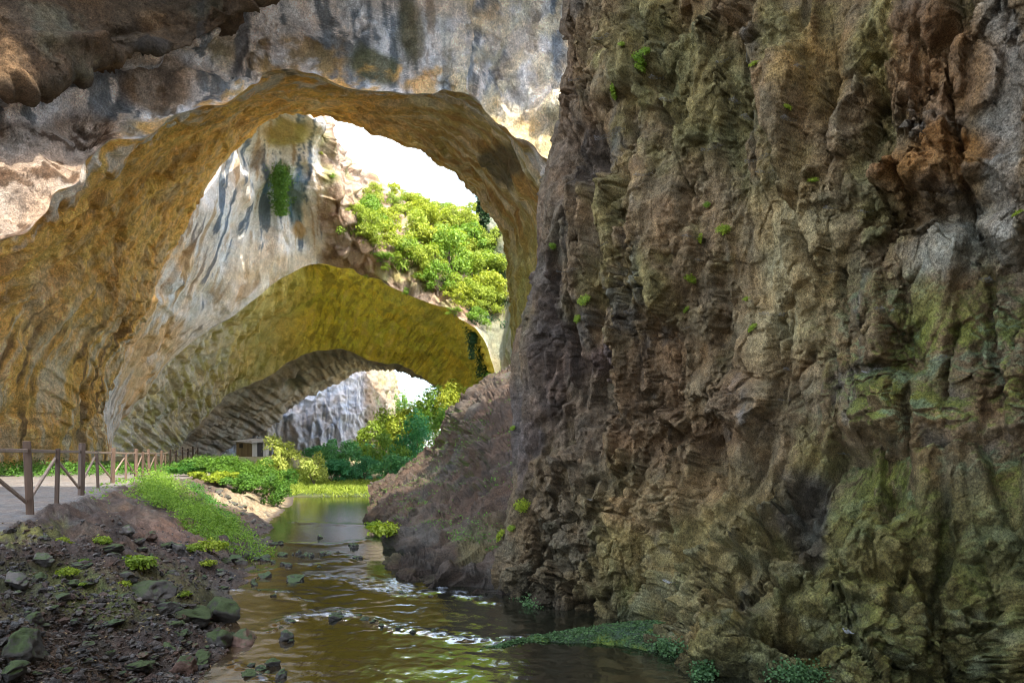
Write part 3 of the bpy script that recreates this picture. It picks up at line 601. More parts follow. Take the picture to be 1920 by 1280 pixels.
def ground_at(px, py, lo=3.0, hi=110.0):
    D = np.geomspace(lo, hi, 900); v = P(px, py, D); g = height(v[:, 0], v[:, 1], False); k = np.nonzero(v[:, 2] < np.maximum(g, 0))[0]
    i = k[0] if len(k) else len(D) - 1
    return np.array([v[i, 0], v[i, 1], max(g[i], 0 * g[i])])
def ground_sheet():
    ys = np.concatenate([np.linspace(-60, 3, 16), np.geomspace(3.2, 60, 400), np.geomspace(61, 420, 50)])
    us = np.concatenate([np.linspace(-2.2, -.93, 40), np.linspace(-.92, .0, 330), np.linspace(.02, 1.6, 36)])
    Y, U = np.meshgrid(ys, us, indexing='ij'); k = np.maximum(Y, 14 * 0 + 6); X = U * (np.abs(k) + 2)
    Z = height(X, Y); V = np.stack([X, Y, Z], -1); N = grid_normals(V)
    if N[..., 2].mean() < 0: N = -N
    s = bank_s(X, Y); q = np.stack([X, Y, Z], -1)
    n1 = fbm(q / 1.5, 4, .55, 200); n2 = fbm(q / .35, 5, .6, 201)
    T = np.broadcast_to(col(.075, .055, .045), V.shape).copy()
    T = mixc(T, col(.135, .095, .065), .8 * ss(n1, -.1, .4)); T = mixc(T, col(.115, .108, .092), .7 * ss(n2, .1, .4))
    wet = ss(.35 - Z, 0, .3); T = mixc(T, col(.075, .066, .06), .6 * wet)
    px, py = proj(np.stack([X, np.maximum(Y, .5), Z], -1)); wp = px + 30 * n1; wq = py + 30 * n2
    inn = (Y > 3)
    for cx, cy, rx, ry, a, c, k in [(170, 1110, 130, 50, 20, col(.10, .115, .035), .8), (40, 1000, 90, 18, -6, col(.15, .15, .045), .85), (330, 1100, 110, 40, 25, col(.10, .11, .035), .5),
                                    (330, 1000, 90, 30, 10, col(.23, .14, .10), .6), (30, 1100, 90, 60, 0, col(.09, .10, .04), .6)]:
        T = mixc(T, c, inn * k * ss(blob(wp, wq, cx, cy, rx, ry, a), .25, .7))
    path = ss(s + .05 * n1, .98, 1.06)
    T = mixc(T, mixc(np.broadcast_to(col(.19, .17, .155), V.shape), col(.14, .13, .12), ss(n1, 0, .4)), path * ss(-Y, -48, -40))
    T = mixc(T, col(.34, .27, .17), .85 * ss(Y, 23, 26) * ss(-Y, -40, -34) * ss(s, .02, .10) * ss(-s, -.62, -.45) * ss(n2, -.5, .1))  # sun on the bank strip painted in as a paler ground colour
    bed = ss(-s, -.01, .05) * ss(-Y, -41, -39); T = mixc(T, col(.15, .095, .055), bed)
    gr = ss(Y, 38.5, 42); T = mixc(T, col(.07, .11, .03), gr); T = mixc(T, col(.30, .27, .15), ss(Y, 56, 66))  # far ground lightened to bounce light up into the second vault
    F = grid_faces(*X.shape)
    me = mesh_np('ground', V, F[:, ::-1] , True, {'tint': np.clip(T, .01, .8)})
    return link('ground', me, M['ground'], kind='structure')
ground_sheet(); print('ground', round(time.time() - T0, 1))

RIFF = [([(430, 1105), (520, 1112), (570, 1128), (588, 1145), (560, 1158), (520, 1168)], 5, .8), ([(520, 1168), (600, 1150), (660, 1152), (735, 1178), (850, 1192), (930, 1200), (1010, 1192)], 9, 1.0),
        ([(570, 1080), (620, 1082), (690, 1105), (780, 1116), (830, 1104), (900, 1122), (940, 1132)], 7, .9), ([(640, 1085), (700, 1092), (770, 1105)], 12, .9), ([(560, 1060), (640, 1057), (675, 1046), (655, 1042), (600, 1036)], 3.0, .8),
        ([(530, 1018), (620, 1022), (700, 1010)], 3.0, .8), ([(540, 978), (600, 981), (685, 984)], 2.0, .7), ([(440, 1245), (480, 1262), (520, 1290)], 10, .8), ([(430, 1070), (480, 1076), (520, 1062)], 4, .7), ([(450, 1185), (500, 1188), (520, 1180)], 4, .6)]
def water():
    pys = np.concatenate([np.linspace(926, 1300, 240), np.geomspace(1305, 2400, 30)]); D = 3120 / (pys - HY)
    us = np.concatenate([np.linspace(-.62, .42, 340), np.linspace(.425, 1.0, 20)]); Y, U = np.meshgrid(D, us, indexing='ij'); X = U * (Y + 1.0)
    q = np.stack([X, Y, 0 * X], -1); px, py = proj(q)
    wx = px + 9 * fbm(q / .5, 3, .5, 210); wy = py + 9 * fbm(q / .5, 3, .5, 211) * ss(py, 930, 1080)
    rf = 0 * px
    for pts, w, k in RIFF: rf = np.maximum(rf, k * np.exp(-(segdist(wx, wy, pts) / w) ** 2))
    a = fbm(np.stack([X / .16, Y / .22, 0 * X], -1), 3, .6, 212); b = fbm(np.stack([X / .45, Y / .35, 0 * X], -1), 3, .5, 213)
    calm = ss(py, 985, 1100)
    Z = .0085 * b * calm + .0034 * calm * a + rf * (.012 + .024 * ridged(q / .16, 3, .6, 214) + .008 * a)
    foam = ss(fbm(q / .7, 3, .6, 217), -.35, .25) * .85 * ss(rf * (.35 + .9 * ridged(np.stack([X / .30, Y / .16, 0 * X], -1), 4, .6, 215)), .50, 1.05)
    bedz = height(X, Y, False)
    shal = ss(bedz, -.30, .0)
    me = mesh_np('river', np.stack([X, Y, Z], -1), grid_faces(*X.shape), True, {'foam': foam, 'shallow': shal, 'rf': rf})
    s = NT('stream_water'); g = s.n('ShaderNodeNewGeometry'); v = g.outputs['Position']
    mp = s.n('ShaderNodeMapping'); mp.inputs['Scale'].default_value = (1, .55, 1); s.l(v, mp.inputs['Vector'])
    fo = s.n('ShaderNodeAttribute', _attribute_name='foam'); sh = s.n('ShaderNodeAttribute', _attribute_name='shallow')
    bed = s.ramp(s.noise(v, 6, 8, .7), [(.35, (.03, .02, .010)), (.7, (.095, .06, .03))]); deep = (.010, .011, .007)
    c = s.mix(deep, bed, sh.outputs['Fac']); c = s.mix(c, (.50, .56, .64), fo.outputs['Fac'])
    bm = s.n('ShaderNodeBump', Strength=.34, Distance=.012); s.l(s.math('ADD', s.noise(mp.outputs['Vector'], 9, 4, .6, .5), s.math('MULTIPLY', s.noise(mp.outputs['Vector'], 32, 3, .6), .25)), bm.inputs['Height'])
    p = s.n('ShaderNodeBsdfPrincipled', IOR=2.8); s.l(c, p.inputs['Base Color']); s.l(bm.outputs['Normal'], p.inputs['Normal'])
    s.l(s.math('ADD', s.math('MULTIPLY', fo.outputs['Fac'], .35), .03), p.inputs['Roughness']); p.inputs['Specular IOR Level'].default_value = .9
    s.l(p.outputs['BSDF'], s.out.inputs['Surface'])
    return link('river', me, s.m, kind='structure')
water(); print('water', round(time.time() - T0, 1))

# ------------------------------------------------------------------ plants: leaf clouds
def leaves(C, Nn, L, Wr, rng, droop=0.0):
    """one small folded leaf per point C, roughly facing Nn"""
    n = len(C); nn = Nn + rng.normal(size=(n, 3)) * .55; nn[:, 2] += .25; nn /= np.linalg.norm(nn, axis=1)[:, None]
    a = np.cross(nn, rng.normal(size=(n, 3))); a /= np.linalg.norm(a, axis=1)[:, None]
    if droop: a[:, 2] -= droop; a /= np.linalg.norm(a, axis=1)[:, None]
    b = np.cross(nn, a); b /= np.linalg.norm(b, axis=1)[:, None] + 1e-9
    L = (L * rng.uniform(.6, 1.3, n))[:, None]; w = L * Wr
    V = np.stack([C - a * L / 2, C + b * w / 2 + nn * w * .12, C + a * L / 2, C - b * w / 2 + nn * w * .12], 1)
    return V.reshape(-1, 3), np.arange(4 * n).reshape(-1, 4)
def cloud_points(blobs, n, rng, shell=.72, lump=.35, ground=None):
    """points through the outer part of a union of uneven ellipsoids"""
    w = np.array([b[3] * b[4] for b in blobs], float); k = rng.choice(len(blobs), n, p=w / w.sum())
    B = np.array(blobs, float)[k]; d = rng.normal(size=(n, 3)); d /= np.linalg.norm(d, axis=1)[:, None]
    d[:, 2] = np.where(d[:, 2] < -.35, -d[:, 2], d[:, 2])
    r = shell + (1.05 - shell) * rng.uniform(0, 1, n) ** .6
    r = r * (1 + lump * perlin(d * 2.1 + k[:, None] * 3.3, 300) + .18 * perlin(d * 5 + k[:, None], 301))
    rad = np.stack([B[:, 3], B[:, 3], B[:, 4]], -1)
    return B[:, :3] + d * rad * r[:, None], d / rad * rad.mean()
def rand_blobs(rx, rz, n, rng, base=0.0):
    out = []
    for i in range(n):
        a = rng.uniform(0, 6.28); q = rng.uniform(.1, .86) ** .8; h = rng.uniform(.18, .93)
        k = rng.uniform(.16, .44) * (1.2 - .45 * q)
        out.append((rx * q * math.cos(a), rx * q * math.sin(a), base + rz * h * (1 - .35 * q), rx * k, rz * k * .75))
    return out
def foliage_mesh(name, rx, rz, nb, n, L, Wr, seed, droop=0.0, base=0.0, shell=.6):
    rng = np.random.RandomState(seed); C, N = cloud_points(rand_blobs(rx, rz, nb, rng, base), n, rng, shell)
    V, F = leaves(C, N, L, Wr, rng, droop); return mesh_np(name, V, F, False)
def tube_mesh(name, paths, sides=6):
    """tapered limbs: each path is a list of (x, y, z, radius)"""
    V, F = [], []
    for pts in paths:
        pts = np.array(pts, float); o = len(V)
        for i, p in enumerate(pts):
            t = pts[min(i + 1, len(pts) - 1), :3] - pts[max(i - 1, 0), :3]; t /= np.linalg.norm(t) + 1e-9
            u = np.cross(t, [.3, .9, .1]); u /= np.linalg.norm(u) + 1e-9; w = np.cross(t, u)
            for k in range(sides):
                a = 2 * math.pi * k / sides; V.append(p[:3] + (u * math.cos(a) + w * math.sin(a)) * p[3])
        for i in range(len(pts) - 1):
            for k in range(sides): F.append((o + i * sides + k, o + i * sides + (k + 1) % sides, o + (i + 1) * sides + (k + 1) % sides, o + (i + 1) * sides + k))
    return mesh_np(name, np.array(V), np.array(F), True)
def limbs(rx, rz, rng, trunk_r, n=5, start=0.25):
    ps = [[(0, 0, -.15, trunk_r * 1.25), (.03 * rx, 0, rz * start, trunk_r), (.05 * rx, .02 * rx, rz * .7, trunk_r * .45)]]
    for i in range(n):
        a = i * 6.28 / n + rng.uniform(-.4, .4); q = rng.uniform(.45, .75) * rx; h = rng.uniform(.45, .85) * rz
        ps.append([(.02 * rx, 0, rz * start * rng.uniform(.6, 1.2), trunk_r * .6), (q * .4 * math.cos(a), q * .4 * math.sin(a), h * .6, trunk_r * .4), (q * math.cos(a), q * math.sin(a), h, trunk_r * .15)])
    return ps
M['leaf_lit'] = leaf_mat('sunlit_green_leaves', (.13, .19, .02), (.42, .48, .07), .4)  # sunlit tone put into the leaf colour
M['leaf_mid'] = leaf_mat('mid_green_leaves', (.08, .19, .04), (.26, .42, .08), .35)
M['leaf_shade'] = leaf_mat('shaded_green_leaves', (.04, .17, .075), (.18, .46, .20), .3)  # foliage of the hollow in shade, the shade put into its colour
M['leaf_nettle'] = leaf_mat('nettle_leaves', (0.041, 0.102, 0.014), (0.129, 0.272, 0.034), .35)
M['leaf_fern'] = leaf_mat('fern_leaves', (0.116, 0.184, 0.014), (0.34, 0.422, 0.054), .4)
M['leaf_gold'] = leaf_mat('gold_green_leaves', (.22, .30, .06), (.55, .60, .19), .4)
M['ivy'] = leaf_mat('ivy_leaves', (0.017, 0.051, 0.02), (0.054, 0.116, 0.041), .25)
M['bark'] = plain_mat('bark', (.07, .05, .035), (.14, .11, .08), .9, 9, (1, 1, .3))
RNG = np.random.RandomState(5)

def on_sheet(name, px, py):
    V, N, sx, sy = SHEETS[name]; i = np.argmin((sx - px) ** 2 + (sy - py) ** 2); n = N.reshape(-1, 3)[i]; v = V.reshape(-1, 3)[i]
    if np.dot(n, v - np.array([0, 0, EYE])) > 0: n = -n
    return v, n
def near_sheet(name, px, py):
    """surface point of a sheet that is seen at (px, py)"""
    V, N, sx, sy = SHEETS[name]; V = V.reshape(-1, 3); qx, qy = proj(V); c = (qx - px) ** 2 + (qy - py) ** 2 + 1e6 * (V[:, 1] < 1)
    k = np.nonzero(c < 36)[0]; i = k[np.argmin(V[k, 1])] if len(k) else np.argmin(c); v = V[i]; n = N.reshape(-1, 3)[i]
    if np.dot(n, v - np.array([0, 0, EYE])) > 0: n = -n
    return v, n

# --- bushes on the sunlit slope above the second arch
PB = [foliage_mesh('slope_bush_leaves', 1, 1.25, 20, 3600, .10, .55, 60 + i, .15) for i in range(4)]
PBs = [tube_mesh('bush_stems', limbs(1, 1.1, np.random.RandomState(i), .04, 5, .1)) for i in range(2)]
slope_poly = [(655, 430, 24), (690, 425, 30), (668, 400, 18), (700, 395, 26), (735, 372, 20), (725, 415, 30), (760, 400, 28), (790, 405, 30), (820, 412, 30), (850, 420, 28), (880, 424, 26), (905, 440, 26), (745, 445, 32), (780, 440, 32), (815, 448, 34), (850, 455, 34),
              (885, 462, 32), (915, 470, 26), (700, 450, 22), (770, 480, 28), (805, 488, 32), (840, 492, 34), (875, 498, 34), (908, 505, 28), (935, 500, 20), (820, 525, 26), (850, 530, 30), (882, 535, 32), (912, 540, 26), (860, 562, 22), (890, 570, 24), (918, 575, 20), (715, 480, 14), (745, 478, 16), (930, 455, 20),
              (842, 388, 20), (812, 384, 18), (780, 378, 16), (868, 396, 16), (895, 412, 18), (760, 372, 18), (740, 350, 15), (720, 352, 13), (700, 372, 15), (850, 586, 13), (722, 500, 11), (790, 512, 16), (893, 600, 16), (648, 340, 8), (620, 330, 7), (608, 285, 6), (660, 385, 12), (672, 560, 9), (760, 545, 9)] + [(float(x), float(y), float(r_)) for x, y, r_ in zip(np.random.RandomState(4).uniform(690, 940, 34), np.random.RandomState(6).uniform(400, 580, 34), np.random.RandomState(7).uniform(12.5, 18, 34)) if y < 470 + .45 * (x - 700) and y > 350 + .3 * (x - 700)]
SL = []
for i, (px, py, r) in enumerate(slope_poly):
    v, n = on_sheet('rock_arch', px, py + r * .5); R_ = r / FPX * v[1] * (RNG.uniform(1.15, 1.75) if r > 12 else 1.0)
    t = empty('bush', tuple(v - np.array([0, 0, R_ * .35])), i * 1.7); t.scale = (R_, R_, R_ * RNG.uniform(.75, 1.3))
    f = link('foliage', PB[i % 4], M['leaf_lit'], t); link('stems', PBs[i % 2], M['bark'], t)
    if py < 400 and r > 12: lb = 'yellow-green bush along the skyline of the sunlit slope under the sky'
    elif r < 12: lb = 'tiny tuft of shrub alone on the bare pinkish rock slope'
    elif px > 880 and py > 495: lb = 'leafy bush low on the slope beside the hanging ivy at the right pillar'
    elif px > 790: lb = 'dense yellow-green bush packed in the middle of the sunlit slope'
    elif px > 735: lb = 'yellow-green bush in the left half of the thicket on the sunlit slope'
    else: lb = 'rounded bush at the left end of the thicket next to bare pink rock'
    tag(t, lb, 'bush', 'bushes on the sunlit slope above the second arch')

# --- trees and shrubs in the green hollow behind the stream
def shrub(name, px, pbase, ptop, wpx, D, mat, label, group, n=5200, L=.26, Wr=.5, droop=.2, nb=14, cat='shrub', seed=0, trunk=.09, start=.12, shell=.55):
    base = P(px, pbase, D); gz = float(height(np.array([base[0]]), np.array([base[1]]), False)[0]); gz = max(gz, 0)
    z1 = EYE + (HY - ptop) / FPX * D; rz = z1 - gz; rx = wpx / 2 / FPX * D
    t = empty(name, (base[0], D, gz), 0)
    link('crown' if cat == 'tree' else 'foliage', foliage_mesh('leaf_mass', rx, rz, nb, n, L, Wr, 500 + seed, droop, 0, shell), mat, t)
    link('trunk' if cat == 'tree' else 'stems', tube_mesh('woody_stems', limbs(rx, rz, np.random.RandomState(seed), trunk, 6, start)), M['bark'], t)
    tag(t, label, cat, group); return t
G1 = 'shrubs and trees in the green hollow'
LL, LM, LT, LN, LF, LG = (M[k] for k in ('leaf_lit', 'leaf_mid', 'leaf_shade', 'leaf_nettle', 'leaf_fern', 'leaf_gold'))
for i, a in enumerate([
    ('tree', 872, 880, 706, 120, 92, LL, 'tall sunlit walnut-like tree touching the right side of the low arch', 6500, .50, 'tree'),
    ('tree', 815, 880, 732, 120, 95, LL, 'sunlit yellow-green tree just left of the tall tree at the low arch', 6500, .50, 'tree'),
    ('tree', 760, 880, 755, 100, 96, LL, 'pale green sunlit tree in the middle of the low arch below the sky', 5500, .50, 'tree'),
    ('tree', 712, 885, 778, 90, 97, LL, 'light green small tree in front of the foot of the far cliff', 5000, .45, 'tree'),
    ('shrub', 905, 870, 775, 60, 60, LM, 'mid green shrub squeezed against the top of the rocky spur', 2600, .30, 'shrub'),
    ('shrub', 845, 885, 775, 110, 66, LM, 'broad green shrub under the tall sunlit tree beside the spur', 5000, .32, 'shrub'),
    ('shrub', 780, 890, 795, 120, 70, LT, 'deep green shrub in shade in the middle of the hollow', 5000, .32, 'shrub'),
    ('shrub', 715, 895, 805, 100, 66, LM, 'green shrub with lit top left of the middle of the hollow', 4200, .30, 'shrub'),
    ('shrub', 650, 895, 812, 90, 72, LT, 'bluish green shrub below the dark streaked far cliff', 4200, .32, 'shrub'),
    ('shrub', 600, 895, 838, 70, 74, LT, 'low bluish green shrub behind the golden bush', 3000, .30, 'shrub'),
    ('shrub', 745, 905, 850, 100, 56, LT, 'dark green low shrub directly behind the meadow grass near the spur', 4200, .26, 'shrub'),
    ('shrub', 680, 905, 855, 90, 58, LT, 'dark green low shrub behind the centre of the meadow grass', 3800, .26, 'shrub'),
    ('shrub', 625, 905, 860, 70, 56, LT, 'small dark shrub at the left end of the meadow grass', 3000, .24, 'shrub'),
    ('shrub', 800, 890, 850, 80, 48, LM, 'green shrub rising just over the left shoulder of the rocky spur', 3200, .22, 'shrub'),
    ('bush', 525, 912, 824, 92, 50, LG, 'golden sunlit bush with layered branches right of the wooden hut', 3400, .24, 'bush'),
    ('bush', 588, 912, 846, 64, 49, LG, 'lower golden bush touching the right side of the layered bush', 1900, .22, 'bush'),
    ('tree', 752, 850, 724, 44, 172, LM, 'small round tree standing alone against the sky in the low arch', 1800, .75, 'tree'),
    ('tree', 775, 850, 760, 40, 176, LM, 'low round tree at the foot of the sky in the low arch', 1300, .75, 'tree'),
    ('shrub', 712, 850, 700, 30, 178, LL, 'narrow sunlit shrub hugging the edge of the far cliff', 1500, .7, 'shrub'),
    ('shrub', 730, 850, 765, 50, 160, LL, 'sunlit shrub at the base of the far cliff edge', 1500, .6, 'shrub')]):
    n_, px, pb, pt, w, D, m, lb, cnt, L, ct = a
    shrub(n_, px, pb, pt, w, D, m, lb, G1, cnt, L, .45, .25, 16, ct, i, .12 if ct == 'tree' else .07, .3 if ct == 'tree' else .1, .45)
# --- nettle-like mounds on the left bank
for i, (px, pb, pt, w, D, lb, cnt, m) in enumerate([
    (352, 905, 866, 74, 33, 'low green mound of nettles at the end of the fence', 3600, LN), (395, 915, 852, 96, 33, 'wide green mound of nettles right of the fence end', 5200, LN),
    (440, 928, 850, 110, 32.5, 'tall dark green mound of nettles in front of the hut', 6200, LN), (490, 948, 860, 100, 32, 'rounded green mound left of the golden bush', 5600, LN),
    (520, 962, 886, 64, 31, 'small green mound at the water edge beside the sunlit strip', 3200, LN), (455, 952, 890, 90, 29.5, 'bright green mound hanging over the sunlit strip of bank', 5000, LN),
    (405, 930, 880, 80, 29.5, 'yellow-green weeds on top of the sunlit strip of bank', 4000, LF), (540, 912, 880, 50, 44, 'green clump between the golden bush and the water', 2200, LN)]):
    shrub('nettle_clump', px, pb, pt, w, D, m, lb, 'mounds of weeds on the left bank', cnt, .105, .55, .1, 18, 'weeds', 40 + i, .012, .1, .6)

# --- ground cover that nobody could count
def cover(name, pts, hfun, L, Wr, n_each, mat, label, seed, droop=-.6, spread=.25):
    rng = np.random.RandomState(seed); C = np.repeat(pts, n_each, 0); C = C + rng.normal(size=C.shape) * [spread, spread, 0]
    C[:, 2] = height(C[:, 0], C[:, 1], False) + rng.uniform(0, 1, len(C)) ** 1.3 * np.repeat(hfun, n_each)
    V, F = leaves(C, np.tile([0, -.3, .5], (len(C), 1)), L, Wr, rng, droop)
    return link(name, mesh_np(name, V, F, False), mat, kind='stuff', label=label)
def area(poly_px, n, seed, hi=110):
    """random ground points inside a surveyed outline"""
    rng = np.random.RandomState(seed); pp = np.array(poly_px, float); g = np.array([ground_at(*p, hi=hi)[:2] for p in poly_px]); out = []
    lo, h2 = g.min(0), g.max(0)
    c = rng.uniform(lo, h2, (n * 4, 2)); ins = np.zeros(len(c), bool); j = len(g) - 1
    for i in range(len(g)):
        xi, yi, xj, yj = *g[i], *g[j]
        ins ^= ((yi > c[:, 1]) != (yj > c[:, 1])) & (c[:, 0] < (xj - xi) * (c[:, 1] - yi) / (yj - yi + 1e-12) + xi); j = i
    c = c[ins][:n]; return np.concatenate([c, np.zeros((len(c), 1))], 1)
rg = RNG
a1 = np.stack([rg.uniform(-52, -17, 2600), rg.uniform(31, 47, 2600), np.zeros(2600)], -1); a1 = a1[(a1[:, 1] > 33.5 + 2.5 * np.sin(a1[:, 0] * .3)) & (a1[:, 0] < -18)]
hh = .55 + .45 * fbm(a1 / 2.5, 3, .5, 310); cover('weeds', a1, hh, .15, .5, 9, LN, 'bank of bright green weeds along the back of the path', 1, -.2, .35)
a2 = np.stack([rg.uniform(-22, -6, 3000), rg.uniform(40.5, 58, 3000), np.zeros(3000)], -1)
cover('meadow_grass', a2, .28 + .12 * fbm(a2 / 2, 3), .34, .14, 8, LL, 'strip of tall yellow-green grass where the stream ends', 2, .9 * -1, .2)
fern_poly = [(268, 915), (300, 903), (345, 925), (390, 955), (430, 985), (470, 1020), (500, 1046), (462, 1050), (420, 1030), (385, 1012), (345, 985), (310, 955), (275, 940)]
a3 = area(fern_poly, 1300, 3); a3 = a3[fbm(a3 / .7, 4, .6, 312) > -.12]; a3[:, :2] += np.random.RandomState(9).normal(size=(len(a3), 2)) * .18; cover('ferns', a3, np.full(len(a3), .40) * (.4 + 1.0 * ss(fbm(a3 / .8, 3, .5, 311), -.3, .3)), .075, .45, 30, LF, 'pale green carpet of small ferns running down the earth bank', 3, -.1, .10)
a4 = area([(340, 905), (380, 915), (430, 960), (440, 985), (410, 970), (372, 935)], 260, 4); cover('bank_weeds', a4, np.full(len(a4), .14), .08, .5, 14, LN, 'thin weeds between the fern carpet and the sunlit strip', 4, -.1, .12)
a5 = area([(150, 925), (215, 903), (270, 893), (330, 880), (345, 885), (290, 905), (225, 915), (170, 938)], 300, 5); cover('verge_weeds', a5, np.full(len(a5), .16), .10, .5, 8, LF, 'small green weeds at the feet of the fence posts', 5, -.1, .15)
print('cover', round(time.time() - T0, 1))

# --- single small plants on the bank
PP = []
for i in range(3):
    rng = np.random.RandomState(80 + i); C, N = cloud_points([(0, 0, .16, .42, .24), (.22, .08, .14, .32, .2), (-.2, -.08, .14, .3, .18), (.05, -.2, .12, .3, .17)], 620, rng, .15)
    V, F = leaves(C, N, .11, .6, rng, .0); PP.append(mesh_np('small_plant_leaves', V, F, False))
for i, (px, py, w, lb) in enumerate([(255, 1068, 60, 'spreading pale green plant in the middle of the stony bank'), (188, 1022, 34, 'bright green plant on the mossy rock high on the bank'), (128, 1082, 34, 'yellow-green tuft on the moss left of the bank middle'),
        (158, 1056, 18, 'tiny green sprig between the moss and the bare earth'), (118, 1018, 22, 'small green plant just under the path edge'), (130, 1022, 14, 'tiny plant beside the small plant under the path edge'), (362, 1036, 34, 'green plant just below the fern carpet'),
        (395, 1036, 50, 'pale fern clump touching the lower edge of the fern carpet'), (345, 1120, 24, 'small plant beside the large mossy boulder'), (232, 1100, 26, 'small dull green plant below the spreading pale plant'), (390, 1062, 26, 'small fern close to the dark round stone'),
        (718, 1005, 60, 'bright green fern cushion at the foot of the rocky spur'), (700, 990, 34, 'little fern at the water edge of the rocky spur'), (156, 1098, 14, 'single leaf tuft on the dark mossy slope'), (285, 1110, 20, 'yellowish sprig above the flat boulder')]):
    if px > 600: v, n = near_sheet('rock_spur', px, py); g = v
    else: g = ground_at(px, py)
    s_ = w / FPX * g[1] / .8; o = link('small_plant', PP[i % 3], LF); o.location = g; o.scale = (s_, s_, s_); o.rotation_euler = (0, 0, i * 1.3); tag(o, lb, 'plant', 'small plants on the bank')

# --- low moss and grass on the crest and shoulders of the spur
V_, N_, sx_, sy_ = SHEETS['rock_spur']; rng = np.random.RandomState(77); m_ = (np.abs(N_[..., 2]) > .45) & (V_[..., 2] > .5) & (fbm(V_ / 1.6, 3, .5, 330) > -.02)
c_ = V_[m_]; c_ = np.repeat(c_[rng.choice(len(c_), 2200)], 6, 0) + rng.normal(size=(13200, 3)) * [.13, .13, .03]
lv, lf = leaves(c_ + [0, 0, .03], np.tile([0, -.2, 1.0], (len(c_), 1)), .07, .4, rng, -.3)
link('spur_grass', mesh_np('spur_grass', lv, lf, False), LN, kind='stuff', label='thin moss and grass growing on the ledges of the rocky spur')

# --- little ferns rooted in the cliff
for i, (px, py, w, lb) in enumerate([(1153, 172, 26, 'bright fern tuft high on the cliff left of a vertical crack'), (1200, 118, 30, 'green ferns in the crack near the top of the cliff'), (1190, 134, 22, 'fern tuft just under the topmost ferns of the cliff'), (1208, 98, 18, 'small fern at the upper end of the crack'),
        (1168, 88, 12, 'tiny fern near the top edge of the cliff'), (1408, 120, 14, 'small green tuft on the brown slab near the top of the cliff'), (1472, 208, 18, 'fern tuft beside the tall pale rib of the cliff'), (1040, 462, 14, 'small fern at the very edge of the cliff above the dark recess'), (1090, 565, 22, 'fern trailing in a groove at half height of the cliff'),
        (1080, 600, 16, 'lower fern in the groove at half height of the cliff'), (1293, 530, 24, 'vivid green fern in the middle of the cliff face'), (1283, 582, 14, 'tiny fern below the vivid green fern'), (1350, 432, 24, 'fern tuft at a dark hollow of the cliff'), (1315, 452, 18, 'small fern left of the tuft at the dark hollow'),
        (1320, 385, 12, 'single sprig above the dark hollow'), (1410, 612, 18, 'little fern under a jutting block in the cliff'), (1520, 342, 18, 'olive fern tuft where the cliff turns paler'), (980, 948, 26, 'yellow-green fern low on the cliff edge above the spur'), (938, 1005, 24, 'fern at the foot of the cliff close to the spur'), (965, 800, 10, 'tiny fern on the dark edge of the cliff'),
        (958, 985, 14, 'small sprig between two ferns low on the cliff edge'), (1395, 560, 12, 'tiny green sprig on a ledge at mid height'), (1905, 405, 16, 'small fern at the far end of the pale slab')]):
    v, n = near_sheet('cliff', px, py); s_ = w / FPX * v[1] / .8; o = link('rock_fern', PP[i % 3], LF); o.location = v + n * .02 * s_
    o.scale = (s_, s_, s_); o.rotation_euler = mathutils.Vector(tuple(n + np.array([0, 0, .6]))).to_track_quat('Z', 'Y').to_euler(); tag(o, lb, 'fern', 'small ferns growing in the cliff')

# --- hanging ivy
def hanging(name, pts_top, length, n, L, label, seed, mat, w=.5, sheetn=None):
    rng = np.random.RandomState(seed); C = []; per = n // len(pts_top)
    for v, nn, ln in pts_top:
        t = rng.uniform(0, 1, per) ** .8; x = rng.normal(size=(per, 3)) * w * (1 - .6 * t)[:, None] * [1, .5, .2]
        sw = .25 * w * np.sin(t * 5 + rng.uniform(0, 6)); c = v + nn * .35 + x; c[:, 2] -= t * ln; c[:, 0] += sw; C.append(c)
    C = np.concatenate(C); V, F = leaves(C, np.tile([0, -1, .3], (len(C), 1)), L, .6, rng, .5)
    c0 = np.array(pts_top[0][0]); o = link(name, mesh_np(name, V - c0, F, False), mat); o.location = c0; return tag(o, label, 'ivy')
tp = [(P(906 + dx, 345 + 12 * abs(dx) / 6 + dx, 66.5), np.zeros(3), ln) for dx, ln in ((-7, 2.5), (-2, 4.2), (3, 4.0), (7, 3.0))]
hanging('hanging_creeper', tp, 0, 1500, .30, 'dark creeper hanging free from the arch edge against the sky', 7, M['ivy'], .30)
tp = []
for dx, dy, ln in ((-10, 0, 2.5), (0, -5, 4.8), (8, 0, 4.2), (14, 10, 3.0), (-4, 40, 3.6), (2, 60, 2.4)):
    v, n = on_sheet('rock_arch', 520 + dx, 302 + dy); tp.append((v, n, ln))
hanging('hanging_ivy', tp, 0, 3600, .28, 'green ivy spilling down the white streaked cliff face', 8, LM, .75)
tp = []
for px, py, ln in ((905, 500, 6), (918, 520, 9), (930, 490, 12), (938, 520, 12), (945, 500, 10), (925, 560, 9), (900, 540, 6), (890, 590, 4), (880, 560, 4), (950, 470, 9), (912, 590, 5), (885, 575, 7), (900, 585, 9), (912, 580, 10), (925, 590, 11), (938, 600, 10), (932, 560, 10), (895, 560, 8), (945, 560, 12)):
    v, n = near_sheet('rock_arch', px, py); tp.append((v, n, ln))
hanging('hanging_ivy', tp, 0, 13000, .30, 'long curtains of ivy down the right pillar of the second arch', 9, M['ivy'], .55)

